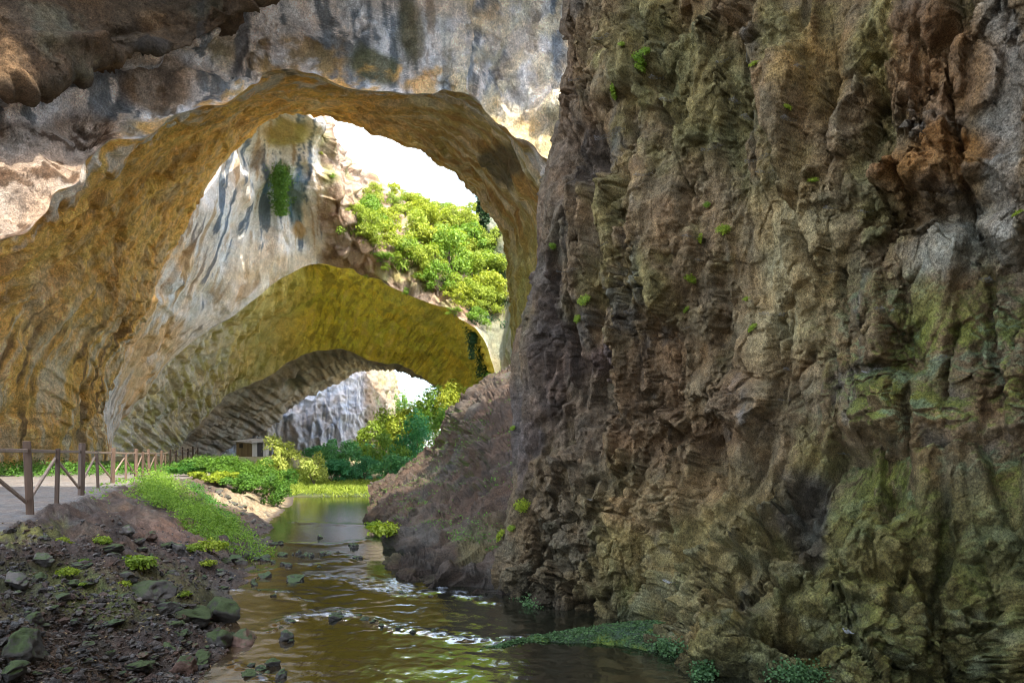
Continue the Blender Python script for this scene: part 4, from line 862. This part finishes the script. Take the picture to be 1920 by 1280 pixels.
# ------------------------------------------------------------------ stones
def stone_mesh(seed, sub=3, flat=.7):
    import bmesh
    bm = bmesh.new(); bmesh.ops.create_icosphere(bm, subdivisions=sub, radius=1.0)
    v = np.array([p.co for p in bm.verts]); f = np.array([[q.index for q in p.verts] for p in bm.faces]); bm.free()
    rng = np.random.RandomState(seed); st = rng.uniform(.75, 1.25, 3); st[2] *= flat; o = rng.uniform(0, 50, 3)
    f1, f2, r, t = worley(v * .95 + o, seed); h = .16 * fbm(v * 1.2 + o, 3, .5, seed) + .5 * t * 0.8 + .14 * (r - .5)
    for k in range(5):                                # knock flat faces off the lump
        n = rng.normal(size=3); n /= np.linalg.norm(n); d = (v @ n); v = v - np.outer(np.maximum(d - rng.uniform(.55, .8), 0), n)
    h = h + .13 * fbm(v * 3 + o, 5, .62, seed + 1); v = v * (1 + h)[:, None] * st
    return v, f
def stone_mat(name, base, base2, moss, amount):
    s = NT(name); tcn = s.n('ShaderNodeTexCoord'); g = s.n('ShaderNodeNewGeometry'); oi = s.n('ShaderNodeObjectInfo'); v = g.outputs['Position']
    c = s.ramp(s.noise(v, 6, 8, .7, .4), [(.35, base), (.65, base2)]); c = s.mix(c, s.ramp(oi.outputs['Random'], [(0, .7), (1, 1.35)]), 1.0, 'MULTIPLY')
    sx = s.n('ShaderNodeSeparateXYZ'); s.l(g.outputs['Normal'], sx.inputs[0])
    k = s.math('ADD', s.math('MULTIPLY', sx.outputs['Z'], .45), s.math('ADD', s.math('MULTIPLY', s.noise(v, 3.5, 6, .65), .5), s.math('MULTIPLY', s.noise(v, 13, 6, .7), .5))); mk = s.ramp(k, [(.70 - amount, 0.0), (.82 - amount, 1.0)])
    mc = s.ramp(s.noise(v, 40, 3, .6), [(.3, moss), (.7, tuple(x * 2.0 for x in moss))]); c = s.mix(c, mc, mk)
    bm = s.n('ShaderNodeBump', Strength=.9, Distance=.035); s.l(s.noise(v, 12, 12, .78), bm.inputs['Height'])
    p = s.n('ShaderNodeBsdfPrincipled', Roughness=.75); s.l(c, p.inputs['Base Color']); s.l(bm.outputs['Normal'], p.inputs['Normal']); s.l(p.outputs[0], s.out.inputs['Surface']); return s.m
M['st_moss'] = stone_mat('mossy_stone', (.035, .032, .028), (.09, .08, .068), (.030, .045, .010), .07)
M['st_grey'] = stone_mat('grey_stone', (.045, .04, .036), (.12, .105, .09), (.035, .05, .014), -.10)
M['st_red'] = stone_mat('reddish_stone', (.08, .045, .032), (.17, .10, .07), (.035, .05, .016), -.08)
M['st_wet'] = stone_mat('wet_stone', (.02, .018, .016), (.055, .048, .04), (.03, .05, .015), -.06)
PS = {k: [stone_mesh(10 + i, 4) for i in range(5)] for k in ('moss', 'grey', 'red', 'wet')}
PSm = {k: [mesh_np('stone', v, f, True) for v, f in L_] for k, L_ in PS.items()}
for k, L_ in PSm.items():
    for m_ in L_: m_.materials.append(M['st_' + k])
cnt_ = [0]
def boulder(px, py, wpx, kind, label, name='boulder', group=None, zs=1.0, water_=False, sink=.3):
    cnt_[0] += 1; i = cnt_[0]
    g = P(px, py, 3120 / (py - HY)) if water_ else ground_at(px, py)
    r = wpx / 2 / FPX * g[1]; o = link(name, PSm[kind][i % 5]); rr = np.random.RandomState(i)
    g = g + np.array([0, r * .5, 0])
    if not water_: g[2] = max(float(height(g[:1], g[1:2], False)[0]), -.1)
    o.location = (g[0], g[1], g[2] + r * zs * (.55 - sink)); o.scale = (r, r * .9, r * zs); o.rotation_euler = (rr.uniform(-.3, .3), rr.uniform(-.3, .3), rr.uniform(0, 6.28))
    return tag(o, label, 'rock', group)
for a in [(402, 1165, 92, 'moss', 'large mossy green boulder at the water edge, right one of a leaning pair', .95), (352, 1160, 86, 'moss', 'large flat mossy boulder leaning against the one at the water edge', .7), (400, 1212, 72, 'moss', 'dark green mossy boulder below the leaning pair', .8), (450, 1208, 62, 'red', 'reddish brown boulder standing in the shallow water', .85),
          (32, 1232, 80, 'moss', 'tall mossy boulder at the lower end of the bank by the picture edge', 1.2), (52, 1172, 52, 'moss', 'mossy boulder just above the tall mossy boulder', 1.0), (8, 1275, 60, 'moss', 'mossy stone cut off by the picture edge', .9), (24, 1096, 44, 'grey', 'rounded grey-green boulder high on the left slope', .9), (68, 1090, 26, 'moss', 'small mossy rock beside the rounded grey-green boulder', .9),
          (342, 1262, 44, 'red', 'reddish stone with a broken top near the bottom of the bank', 1.2), (332, 1036, 40, 'grey', 'dark angular rock below the start of the fern carpet', 1.1), (205, 1036, 48, 'moss', 'rock with a green plant on it high on the bank', .6), (440, 1052, 32, 'wet', 'dark round stone at the end of the fern carpet', .8), (268, 1120, 90, 'grey', 'big flat grey-green slab in the middle of the bank', .55), (302, 1150, 46, 'wet', 'black angular rock under the flat slab', .8),
          (230, 1092, 44, 'grey', 'pointed dark rock above the flat slab', .9), (255, 1250, 60, 'moss', 'flat dark mossy stone low on the gravel', .5), (75, 1055, 40, 'grey', 'dark lump of rock near the top of the slope by the picture edge', .8), (200, 1180, 40, 'wet', 'dark flat stone in the middle of the gravel', .5), (310, 1225, 36, 'moss', 'small mossy stone between gravel and boulders', .7), (320, 1180, 40, 'moss', 'low mossy stone above the gravel near the boulders', .6),
          (150, 1245, 34, 'grey', 'small grey stone lying on the gravel', .7), (375, 1240, 40, 'moss', 'mossy stone right of the reddish broken stone', .7), (235, 1000, 30, 'grey', 'angular lump of earth-coloured rock under the path edge', .8), (280, 1010, 34, 'red', 'reddish rock sticking out of the slipped earth', .7), (110, 1130, 40, 'grey', 'dark half-buried rock on the mossy slope', .6)]:
    boulder(a[0], a[1], a[2], a[3], a[4], zs=a[5], group='boulders on the left bank')
for a in [(550, 1090, 42, 'wet', 'dark flat rock alone in the stream left of the broad riffle', .5), (627, 1162, 34, 'wet', 'dark pointed rock where two riffles meet', .6), (535, 1200, 28, 'wet', 'black round rock standing below the main riffle', 1.1), (545, 1203, 14, 'wet', 'small black pebble leaning on the round rock', .6), (492, 1083, 40, 'wet', 'flat black rock near the left shore of the stream', .4),
          (512, 1118, 14, 'wet', 'small black stone at the upper left riffle', .7), (484, 1108, 10, 'wet', 'tiny stone left of the small black stone at the riffle', .7), (508, 1248, 30, 'moss', 'mossy stone in the shallow water near the bottom', .7), (525, 1270, 34, 'wet', 'dark stone at the bottom in white water', .6), (463, 1270, 40, 'moss', 'flat mossy stone in the shallows at the bottom', .5), (808, 1118, 14, 'red', 'little reddish stone on the broad riffle', .5), (600, 1008, 12, 'wet', 'lone small stone upstream in calm water', .8)]:
    boulder(a[0], a[1], a[2], a[3], a[4], zs=a[5], group='rocks standing in the stream', water_=True, sink=.25)
rr = np.random.RandomState(3)
for pts, n, sz in (([(500, 1016), (532, 1022)], 6, 14), ([(512, 1042), (600, 1042), (650, 1030)], 13, 13), ([(630, 1028), (665, 1024)], 4, 17), ([(480, 1048), (545, 1060)], 8, 16), ([(590, 1064), (600, 1064)], 1, 12), ([(640, 1052), (680, 1046)], 5, 9), ([(455, 1080), (480, 1096)], 4, 12), ([(452, 1236), (520, 1284)], 9, 20), ([(430, 1190), (470, 1200)], 4, 16), ([(530, 1168), (600, 1152), (660, 1154), (735, 1180), (850, 1194), (940, 1202)], 24, 13), ([(690, 1104), (780, 1116), (900, 1122)], 9, 11)):
    for k in range(n):
        t = rr.uniform(0, len(pts) - 1); i = min(int(t), len(pts) - 2); x = lerp(pts[i][0], pts[i + 1][0], t - i) + rr.normal() * 4; y = lerp(pts[i][1], pts[i + 1][1], t - i) + rr.normal() * 1.6
        boulder(x, y, sz * rr.uniform(.55, 1.4), 'wet', 'small wet dark stone in a row of stones breaking the stream', 'stone', 'small stones breaking the stream', .7, True, .3)
for k in range(150):
    if k % 3: x, y = rr.uniform(0, 470), rr.uniform(1010, 1285)
    else: x, y = rr.uniform(250, 450), rr.uniform(1080, 1280)
    g = ground_at(x, y); sb = float(bank_s(g[0], g[1]))
    if not 0 < sb < .97 or 268 < x < 500 and y < 985 + .35 * (x - 300): continue
    boulder(x, y, rr.uniform(9, 26), ('grey', 'moss', 'grey', 'red', 'wet', 'grey')[k % 6], 'loose small stone among the rubble of the earth bank', 'stone', 'loose stones on the earth bank', rr.uniform(.5, .9))
# rocks along the sunlit strip of bank
for k in range(26):
    t = k / 25; x = lerp(398, 498, t) + rr.normal() * 5; y = lerp(915, 992, t) + rr.normal() * 3
    boulder(x, y, rr.uniform(7, 15), 'grey', 'pale stone on the sunlit strip of bank between weeds and water', 'stone', 'pale stones on the sunlit strip', .7)
# gravel and clods, one mass
def gravel():
    sv, sf = [], []
    import bmesh
    bm = bmesh.new(); bmesh.ops.create_icosphere(bm, subdivisions=1, radius=1.0); v0 = np.array([p.co for p in bm.verts]); f0 = np.array([[q.index for q in p.verts] for p in bm.faces]); bm.free()
    rng = np.random.RandomState(8); n = 9500; px = rng.uniform(-60, 560, n); py = 985 + 320 * rng.uniform(0, 1, n) ** .8
    D = 0 * px; DD = np.geomspace(3, 45, 260); V = P(px[:, None], py[:, None], DD[None]); H = height(V[..., 0], V[..., 1], False); hit = (V[..., 2] < H); i = hit.argmax(1); ok = hit.any(1)
    g = V[np.arange(n), i]; sb = bank_s(g[:, 0], g[:, 1]); ok &= (sb > -.12) & (sb < 1.0); g = g[ok] + rng.normal(size=(ok.sum(), 3)) * .06; n = len(g); g[:, 2] = height(g[:, 0], g[:, 1]) + .004
    r = np.exp(rng.normal(-4.15, .55, n)); r = np.clip(r, .006, .075) * (.7 + g[:, 1] * .03)
    vv = v0[None] * (1 + .35 * rng.uniform(-1, 1, (n, 12, 1))) * r[:, None, None] * rng.uniform(.6, 1.3, (n, 1, 3)) * np.array([1, 1, .7])
    a = rng.uniform(0, 6.28, n); c, s_ = np.cos(a)[:, None], np.sin(a)[:, None]; vv = np.stack([vv[..., 0] * c - vv[..., 1] * s_, vv[..., 0] * s_ + vv[..., 1] * c, vv[..., 2]], -1) + g[:, None]
    F = (f0[None] + 12 * np.arange(n)[:, None, None]).reshape(-1, 3)
    base = np.array([[.08, .07, .064], [.12, .11, .10], [.10, .068, .054], [.052, .046, .042], [.16, .145, .135]])[rng.randint(0, 5, n)]
    me = mesh_np('gravel', vv.reshape(-1, 3), F, False, {'tint': np.repeat(base, 12, 0)})
    return link('gravel', me, M['ground'], kind='stuff', label='gravel and crumbled earth scattered over the left bank')
gravel()
rng = np.random.RandomState(31); tw = []
for k in range(60):
    g = ground_at(rng.uniform(20, 420), rng.uniform(1000, 1275))
    if not 0 < float(bank_s(g[0], g[1])) < .98: continue
    a = rng.uniform(0, 6.28); L = rng.uniform(.05, .22); z = float(height(g[:1], g[1:2])[0]) + .012; d = np.array([math.cos(a), math.sin(a), rng.uniform(-.05, .15)]) * L
    p0 = np.array([g[0], g[1], z]); tw.append([tuple(p0 - d) + (.004,), tuple(p0 + [0, 0, .01]) + (.005,), tuple(p0 + d) + (.002,)])
link('twigs', tube_mesh('twigs', tw, 5), M['bark'], kind='stuff', label='thin dead twigs scattered on the stony bank')
C = np.array([ground_at(rng.uniform(0, 460), rng.uniform(960, 1280)) for _ in range(420)]); C = C[(bank_s(C[:, 0], C[:, 1]) > 0) & (bank_s(C[:, 0], C[:, 1]) < 1.4)]; C[:, 2] = height(C[:, 0], C[:, 1]) + .012
M['dead_leaf'] = leaf_mat('dead_leaves', (.14, .08, .035), (.38, .26, .13), .1); lv, lf = leaves(C, np.tile([0, 0, 1.0], (len(C), 1)), .05, .55, rng)
link('leaf_litter', mesh_np('leaf_litter', lv, lf, False), M['dead_leaf'], kind='stuff', label='dry fallen leaves scattered on the bank'); print('stones', round(time.time() - T0, 1))

# --- green mat of cress and moss reaching into the stream at the foot of the cliff
def mat_tongue():
    n = 90; m = 46; u = np.linspace(0, 1, n); v = np.linspace(-1, 1, m)
    cx = np.interp(u, [0, .25, .5, .75, 1], [905, 985, 1075, 1165, 1240]); cy = np.interp(u, [0, .25, .5, .75, 1], [1216, 1200, 1192, 1190, 1196]); w = np.interp(u, [0, .25, .5, .75, 1], [3, 7, 14, 24, 26])
    py = cy[:, None] + v[None] * w[:, None] * (1 + .25 * perlin(np.stack([u * 9, u * 0, u * 0], -1), 4))[:, None]; px = cx[:, None] + 0 * py; D = 3120 / (py - HY); V = P(px, py, D)
    V[..., 2] = -.05 + (1 - v[None] ** 2) * (.05 + .20 * u[:, None] ** 1.6) + .05 * fbm(V / .25, 4, .6, 320)
    N = np.broadcast_to([0, 0, 1.0], V.shape); k = fbm(V / .5, 3, .5, 321); T = mixc(np.broadcast_to(col(.045, .07, .04), V.shape), col(.12, .17, .03), ss(k, 0, .3))
    t = empty('cress_mat', (0, 0, 0)); o = link('moss_cushion', mesh_np('moss_cushion', V, grid_faces(n, m)[:, ::-1], True, {'tint': T}), M['ground'], t)
    rng = np.random.RandomState(2); i = rng.randint(0, n * m, 12000); C = V.reshape(-1, 3)[i] + rng.normal(size=(12000, 3)) * [.02, .02, .006]; up = C[:, 2] > .0
    C = C[up]; lv, lf = leaves(C, np.tile([0, 0, 1.0], (len(C), 1)), .030, .9, rng); link('cress_leaves', mesh_np('cress_leaves', lv, lf, False), M['cress'], t, kind='stuff')
    tag(t, 'green mat of moss and cress stretching from the cliff foot into the stream', 'moss mat')
M['cress'] = leaf_mat('cress_leaves', (.025, .06, .02), (.12, .20, .07), .2)
mat_tongue()
rng = np.random.RandomState(21)
for cx, cy, w_, lb in ((1250, 1215, 40, 'patch of small cress leaves where the mat meets the cliff'), (1500, 1262, 70, 'bluish green cress patch at the foot of the cliff near the bottom'), (1315, 1262, 22, 'little cress tuft on the lowest bulge of the cliff'), (985, 1135, 40, 'green cress cushion at the waterline left of the dark pool')):
    C = []
    for k in range(60):
        v, n = near_sheet('cliff', cx + rng.normal() * w_ * .32, cy + rng.normal() * 7); C.append(v + n * .03 + rng.normal(size=(16, 3)) * .05)
    C = np.concatenate(C); c0 = C.mean(0); lv, lf = leaves(C - c0, np.tile([0, -.6, .8], (len(C), 1)), .035, .9, rng); o = link('cress_patch', mesh_np('cress_patch', lv, lf, False), M['cress']); o.location = c0; tag(o, lb, 'cress')

# ------------------------------------------------------------------ spider webs spun across the cliff
s = NT('spider_silk'); d = s.n('ShaderNodeBsdfDiffuse'); d.inputs['Color'].default_value = (.42, .43, .46, 1); tr = s.n('ShaderNodeBsdfTransparent'); g = s.n('ShaderNodeNewGeometry')
mx = s.n('ShaderNodeMixShader'); s.l(s.ramp(s.noise(g.outputs['Position'], 30, 4, .7), [(.40, .22), (.7, .75)]), mx.inputs[0]); s.l(tr.outputs[0], mx.inputs[1]); s.l(d.outputs[0], mx.inputs[2]); s.l(mx.outputs[0], s.out.inputs['Surface']); M['silk'] = s.m
ORD = ['first', 'second', 'third', 'fourth', 'fifth', 'sixth', 'seventh', 'eighth', 'ninth', 'tenth', 'eleventh', 'twelfth', 'thirteenth', 'fourteenth', 'fifteenth', 'sixteenth', 'seventeenth', 'eighteenth']
WB = {}
def web_lb(px, py):
    k = 0 if py < 160 else 1 if py < 270 else 2 if py < 400 else 3 if py < 540 else 4 if py < 720 else 5
    WB[k] = WB.get(k, 0) + 1
    return 'grey spider web, one of the ' + ['topmost row near the upper rim of the cliff', 'row level with the brown overhang', 'row under the tall pale rib', 'row level with the pale slab', 'row on the green mossy middle', 'low row close to the cliff foot'][k]
uu, vv = np.meshgrid(np.linspace(-1, 1, 13), np.linspace(0, 1, 6))
webV = np.stack([uu * (1 - .25 * vv), -vv * .7, .22 * uu ** 2 + .05 * vv - .10 * vv * (1 - uu ** 2)], -1); web_me = mesh_np('web', webV, grid_faces(6, 13), True)
for i, (px, py, w) in enumerate([(1128, 80, 20), (1235, 152, 22), (1250, 195, 20), (1380, 195, 22), (1400, 225, 24), (1332, 285, 26), (1478, 232, 26), (1420, 302, 30), (1140, 260, 40), (1075, 150, 16), (1300, 450, 24), (1430, 330, 22), (1128, 465, 16), (1060, 512, 26), (1310, 495, 14), (1548, 518, 24), (1450, 590, 34), (1462, 592, 20),
        (1650, 588, 34), (1840, 532, 36), (1480, 690, 24), (1750, 675, 44), (1640, 698, 34), (1780, 712, 40), (1110, 930, 18), (1255, 1090, 22), (1580, 858, 26), (1465, 755, 18), (1560, 388, 24), (1720, 245, 20), (1360, 120, 18), (1500, 130, 18), (1205, 335, 24), (1625, 402, 20), (1175, 585, 16), (1290, 620, 14), (1600, 1190, 26), (1110, 820, 14)]):
    v, n = near_sheet('cliff', px, py); r = w / 2 / FPX * v[1] * 1.7; o = link('spider_web', web_me, M['silk']); o.location = v + n * .02; o.scale = (r, r * .8, r * .7)
    o.rotation_euler = (0, 0, math.atan2(n[1], n[0]) + math.pi / 2 + (i % 5 - 2) * .15); tag(o, web_lb(px, py), 'spider web', 'spider webs on the cliff')

# ------------------------------------------------------------------ fence along the path
M['wood'] = plain_mat('fence_wood', (.055, .032, .02), (.13, .08, .052), .75, 10, (1, 1, .12), .4, .01)
M['wood2'] = plain_mat('weathered_rail_wood', (.16, .11, .08), (.30, .22, .16), .8, 10, (.15, 1, 1), .4, .01, obj=True)
def box_mesh(name, sx, sy, sz, z0=0.0, bev=.008):
    import bmesh
    bm = bmesh.new(); bmesh.ops.create_cube(bm, size=1.0)
    for v in bm.verts: v.co = (v.co.x * sx, v.co.y * sy, (v.co.z + .5) * sz + z0)
    bmesh.ops.bevel(bm, geom=bm.edges[:], offset=bev, segments=1, affect='EDGES'); me = bpy.data.meshes.new(name); bm.to_mesh(me); bm.free(); return me
def beam(name, a, b, w, h, mat, parent, org):
    a = mathutils.Vector(tuple(a)); b = mathutils.Vector(tuple(b)); L = (b - a).length; o = link(name, box_mesh(name, w, h, L), mat, parent); o.location = a - mathutils.Vector(org); o.rotation_euler = (b - a).to_track_quat('Z', 'Y').to_euler(); return o
posts = [(-98, 1010, 0, .10), (-40, 985, 1, .07), (57, 960, 0, .135), (106, 942, 1, .09), (152, 927, 0, .13), (184, 914, 1, .09), (211, 905, 0, .125), (236, 899, 1, .09), (255, 896, 0, .12), (267, 893, 1, .09), (280, 891, 0, .12), (291, 888, 1, .09), (302, 885.5, 0, .12), (311, 883, 1, .09), (319, 880.5, 0, .12), (330, 878.5, 1, .09), (343, 876, 0, .12), (352, 874.5, 1, .1), (362, 873, 0, .12), (371, 872, 1, .1)]
root = None; prev = None
for i, (px, py, short, w) in enumerate(posts):
    D = (EYE - 1.53) * FPX / (py - HY) if i > 1 else {0: 8.4, 1: 10.0}[i]
    D = min(D, 60); p = P(px, py, D); gz = float(height(p[:1], p[1:2], False)[0]); p[2] = gz - .12
    if root is None: root = empty('wooden_fence', tuple(p)); tag(root, 'brown wooden post fence with diagonal braces and a thin top rail along the path', 'fence'); org = tuple(p)
    H = (1.22 if short else 1.38) + .12; tp_ = p + np.array([.045 * math.sin(i * 2.3), .03 * math.cos(i * 1.7), H + .03 * math.sin(i * 5.1)])
    beam('post', p, tp_, w, w * .9, M['wood'], root, org)
    if prev is not None:
        q, qt, qs = prev
        side = np.array([-.06, 0, 0])
        if short: beam('brace', q + side + [0, 0, .32], tp_ + side - [0, 0, .22], .05, .06, M['wood2'], root, org) if i % 4 else beam('brace', tp_ * [1, 1, 0] + side + [0, 0, p[2] + .3], qt + side - [0, 0, .2], .05, .06, M['wood2'], root, org)
        else: beam('brace', qt + side - [0, 0, .22], p + side + [0, 0, .32], .05, .06, M['wood2'], root, org)
        beam('rail', q + [-.03, 0, H0 - .20], p + [-.03, 0, H - .20 if not short else H - .06], .035, .07, M['wood2'], root, org)
    prev = (p, tp_, short); H0 = H if not short else H + .14

# ------------------------------------------------------------------ the hut under the far wall
M['plank'] = plain_mat('hut_planks', (.16, .12, .06), (.30, .24, .13), .85, 6, (1, 1, .2)); M['hutroof'] = plain_mat('hut_roof_sheet', (.18, .165, .14), (.32, .30, .26), .8, 4); M['dark'] = plain_mat('dark_doorway', (.02, .018, .015), (.035, .03, .025))
M['plaster'] = plain_mat('hut_pale_boards', (.30, .28, .24), (.45, .42, .36), .85, 6, (1, 1, .2))
h0 = P(474, 856, 76); hg = float(height(h0[:1], h0[1:2], False)[0]); hut = empty('hut', (h0[0], 76, hg), math.radians(-28)); tag(hut, 'small low hut with a mono-pitch roof at the foot of the cave wall', 'hut')
def put(o, x, y, z): o.location = (x, y, z); return o
hW, hD_, hh_ = 2.6, 2.4, 2.0
for k in range(13): put(link('plank', box_mesh('plank', .195, .05, hh_ - .25 + .02 * (k % 3)), M['plank'], hut), -hW / 2 + .1 + k * .2, -hD_ / 2, .0)
for k in range(12): put(link('board', box_mesh('board', .05, .195, hh_ - .30 + .0), M['plaster'], hut), hW / 2 + .03, -hD_ / 2 + .1 + k * .2, 0)
put(link('door', box_mesh('door', .04, .8, 1.6), M['dark'], hut), hW / 2 + .07, -.1, 0); put(link('window', box_mesh('window', .6, .04, .5), M['dark'], hut), -.5, -hD_ / 2 - .045, 1.0)
put(link('back_wall', box_mesh('back_wall', hW, .06, hh_ - .3), M['plank'], hut), 0, hD_ / 2, 0); put(link('side_wall', box_mesh('side_wall', .06, hD_, hh_ - .3), M['plank'], hut), -hW / 2 - .04, 0, 0)
rf = put(link('roof', box_mesh('roof', hW + .8, hD_ + .9, .10), M['hutroof'], hut), .1, -.05, hh_ - .2); rf.rotation_euler = (math.radians(7), math.radians(4), 0)

# ------------------------------------------------------------------ labels of look-alikes: row and order within the row
def order_rows(objs, edges, fmt, names):
    rows_ = {}
    for o in objs:
        x, y = proj(np.array(o.location)); k = sum(y > e for e in edges); rows_.setdefault(k, []).append((x, o))
    for k, r_ in rows_.items():
        for i, (x, o) in enumerate(sorted(r_, key=lambda t: t[0])):
            o['label'] = fmt % ((ORD[i] + ' ' if i < len(ORD) else 'further ') if len(r_) > 1 else 'only ', names[k])
order_rows([o for o in COL.objects if o.get('category') == 'spider web'], (160, 270, 400, 540, 720), 'grey spider web, %sfrom the left in the %s', ['topmost row of the cliff', 'row level with the brown overhang', 'row under the brown overhang', 'row level with the pale slab', 'row across the mossy middle', 'lowest row near the cliff foot'])
order_rows([o for o in COL.objects if o.get('category') == 'bush' and o.get('group', '').startswith('bushes on')], (405, 440, 475, 510, 560), 'yellow-green bush, %sfrom the left in the %s', ['skyline row of the sunlit slope', 'row just under the skyline bushes', 'upper middle row of the slope thicket', 'lower middle row of the slope thicket', 'low row of the slope thicket', 'lowest row above the second arch'])
print('script', round(time.time() - T0, 1))
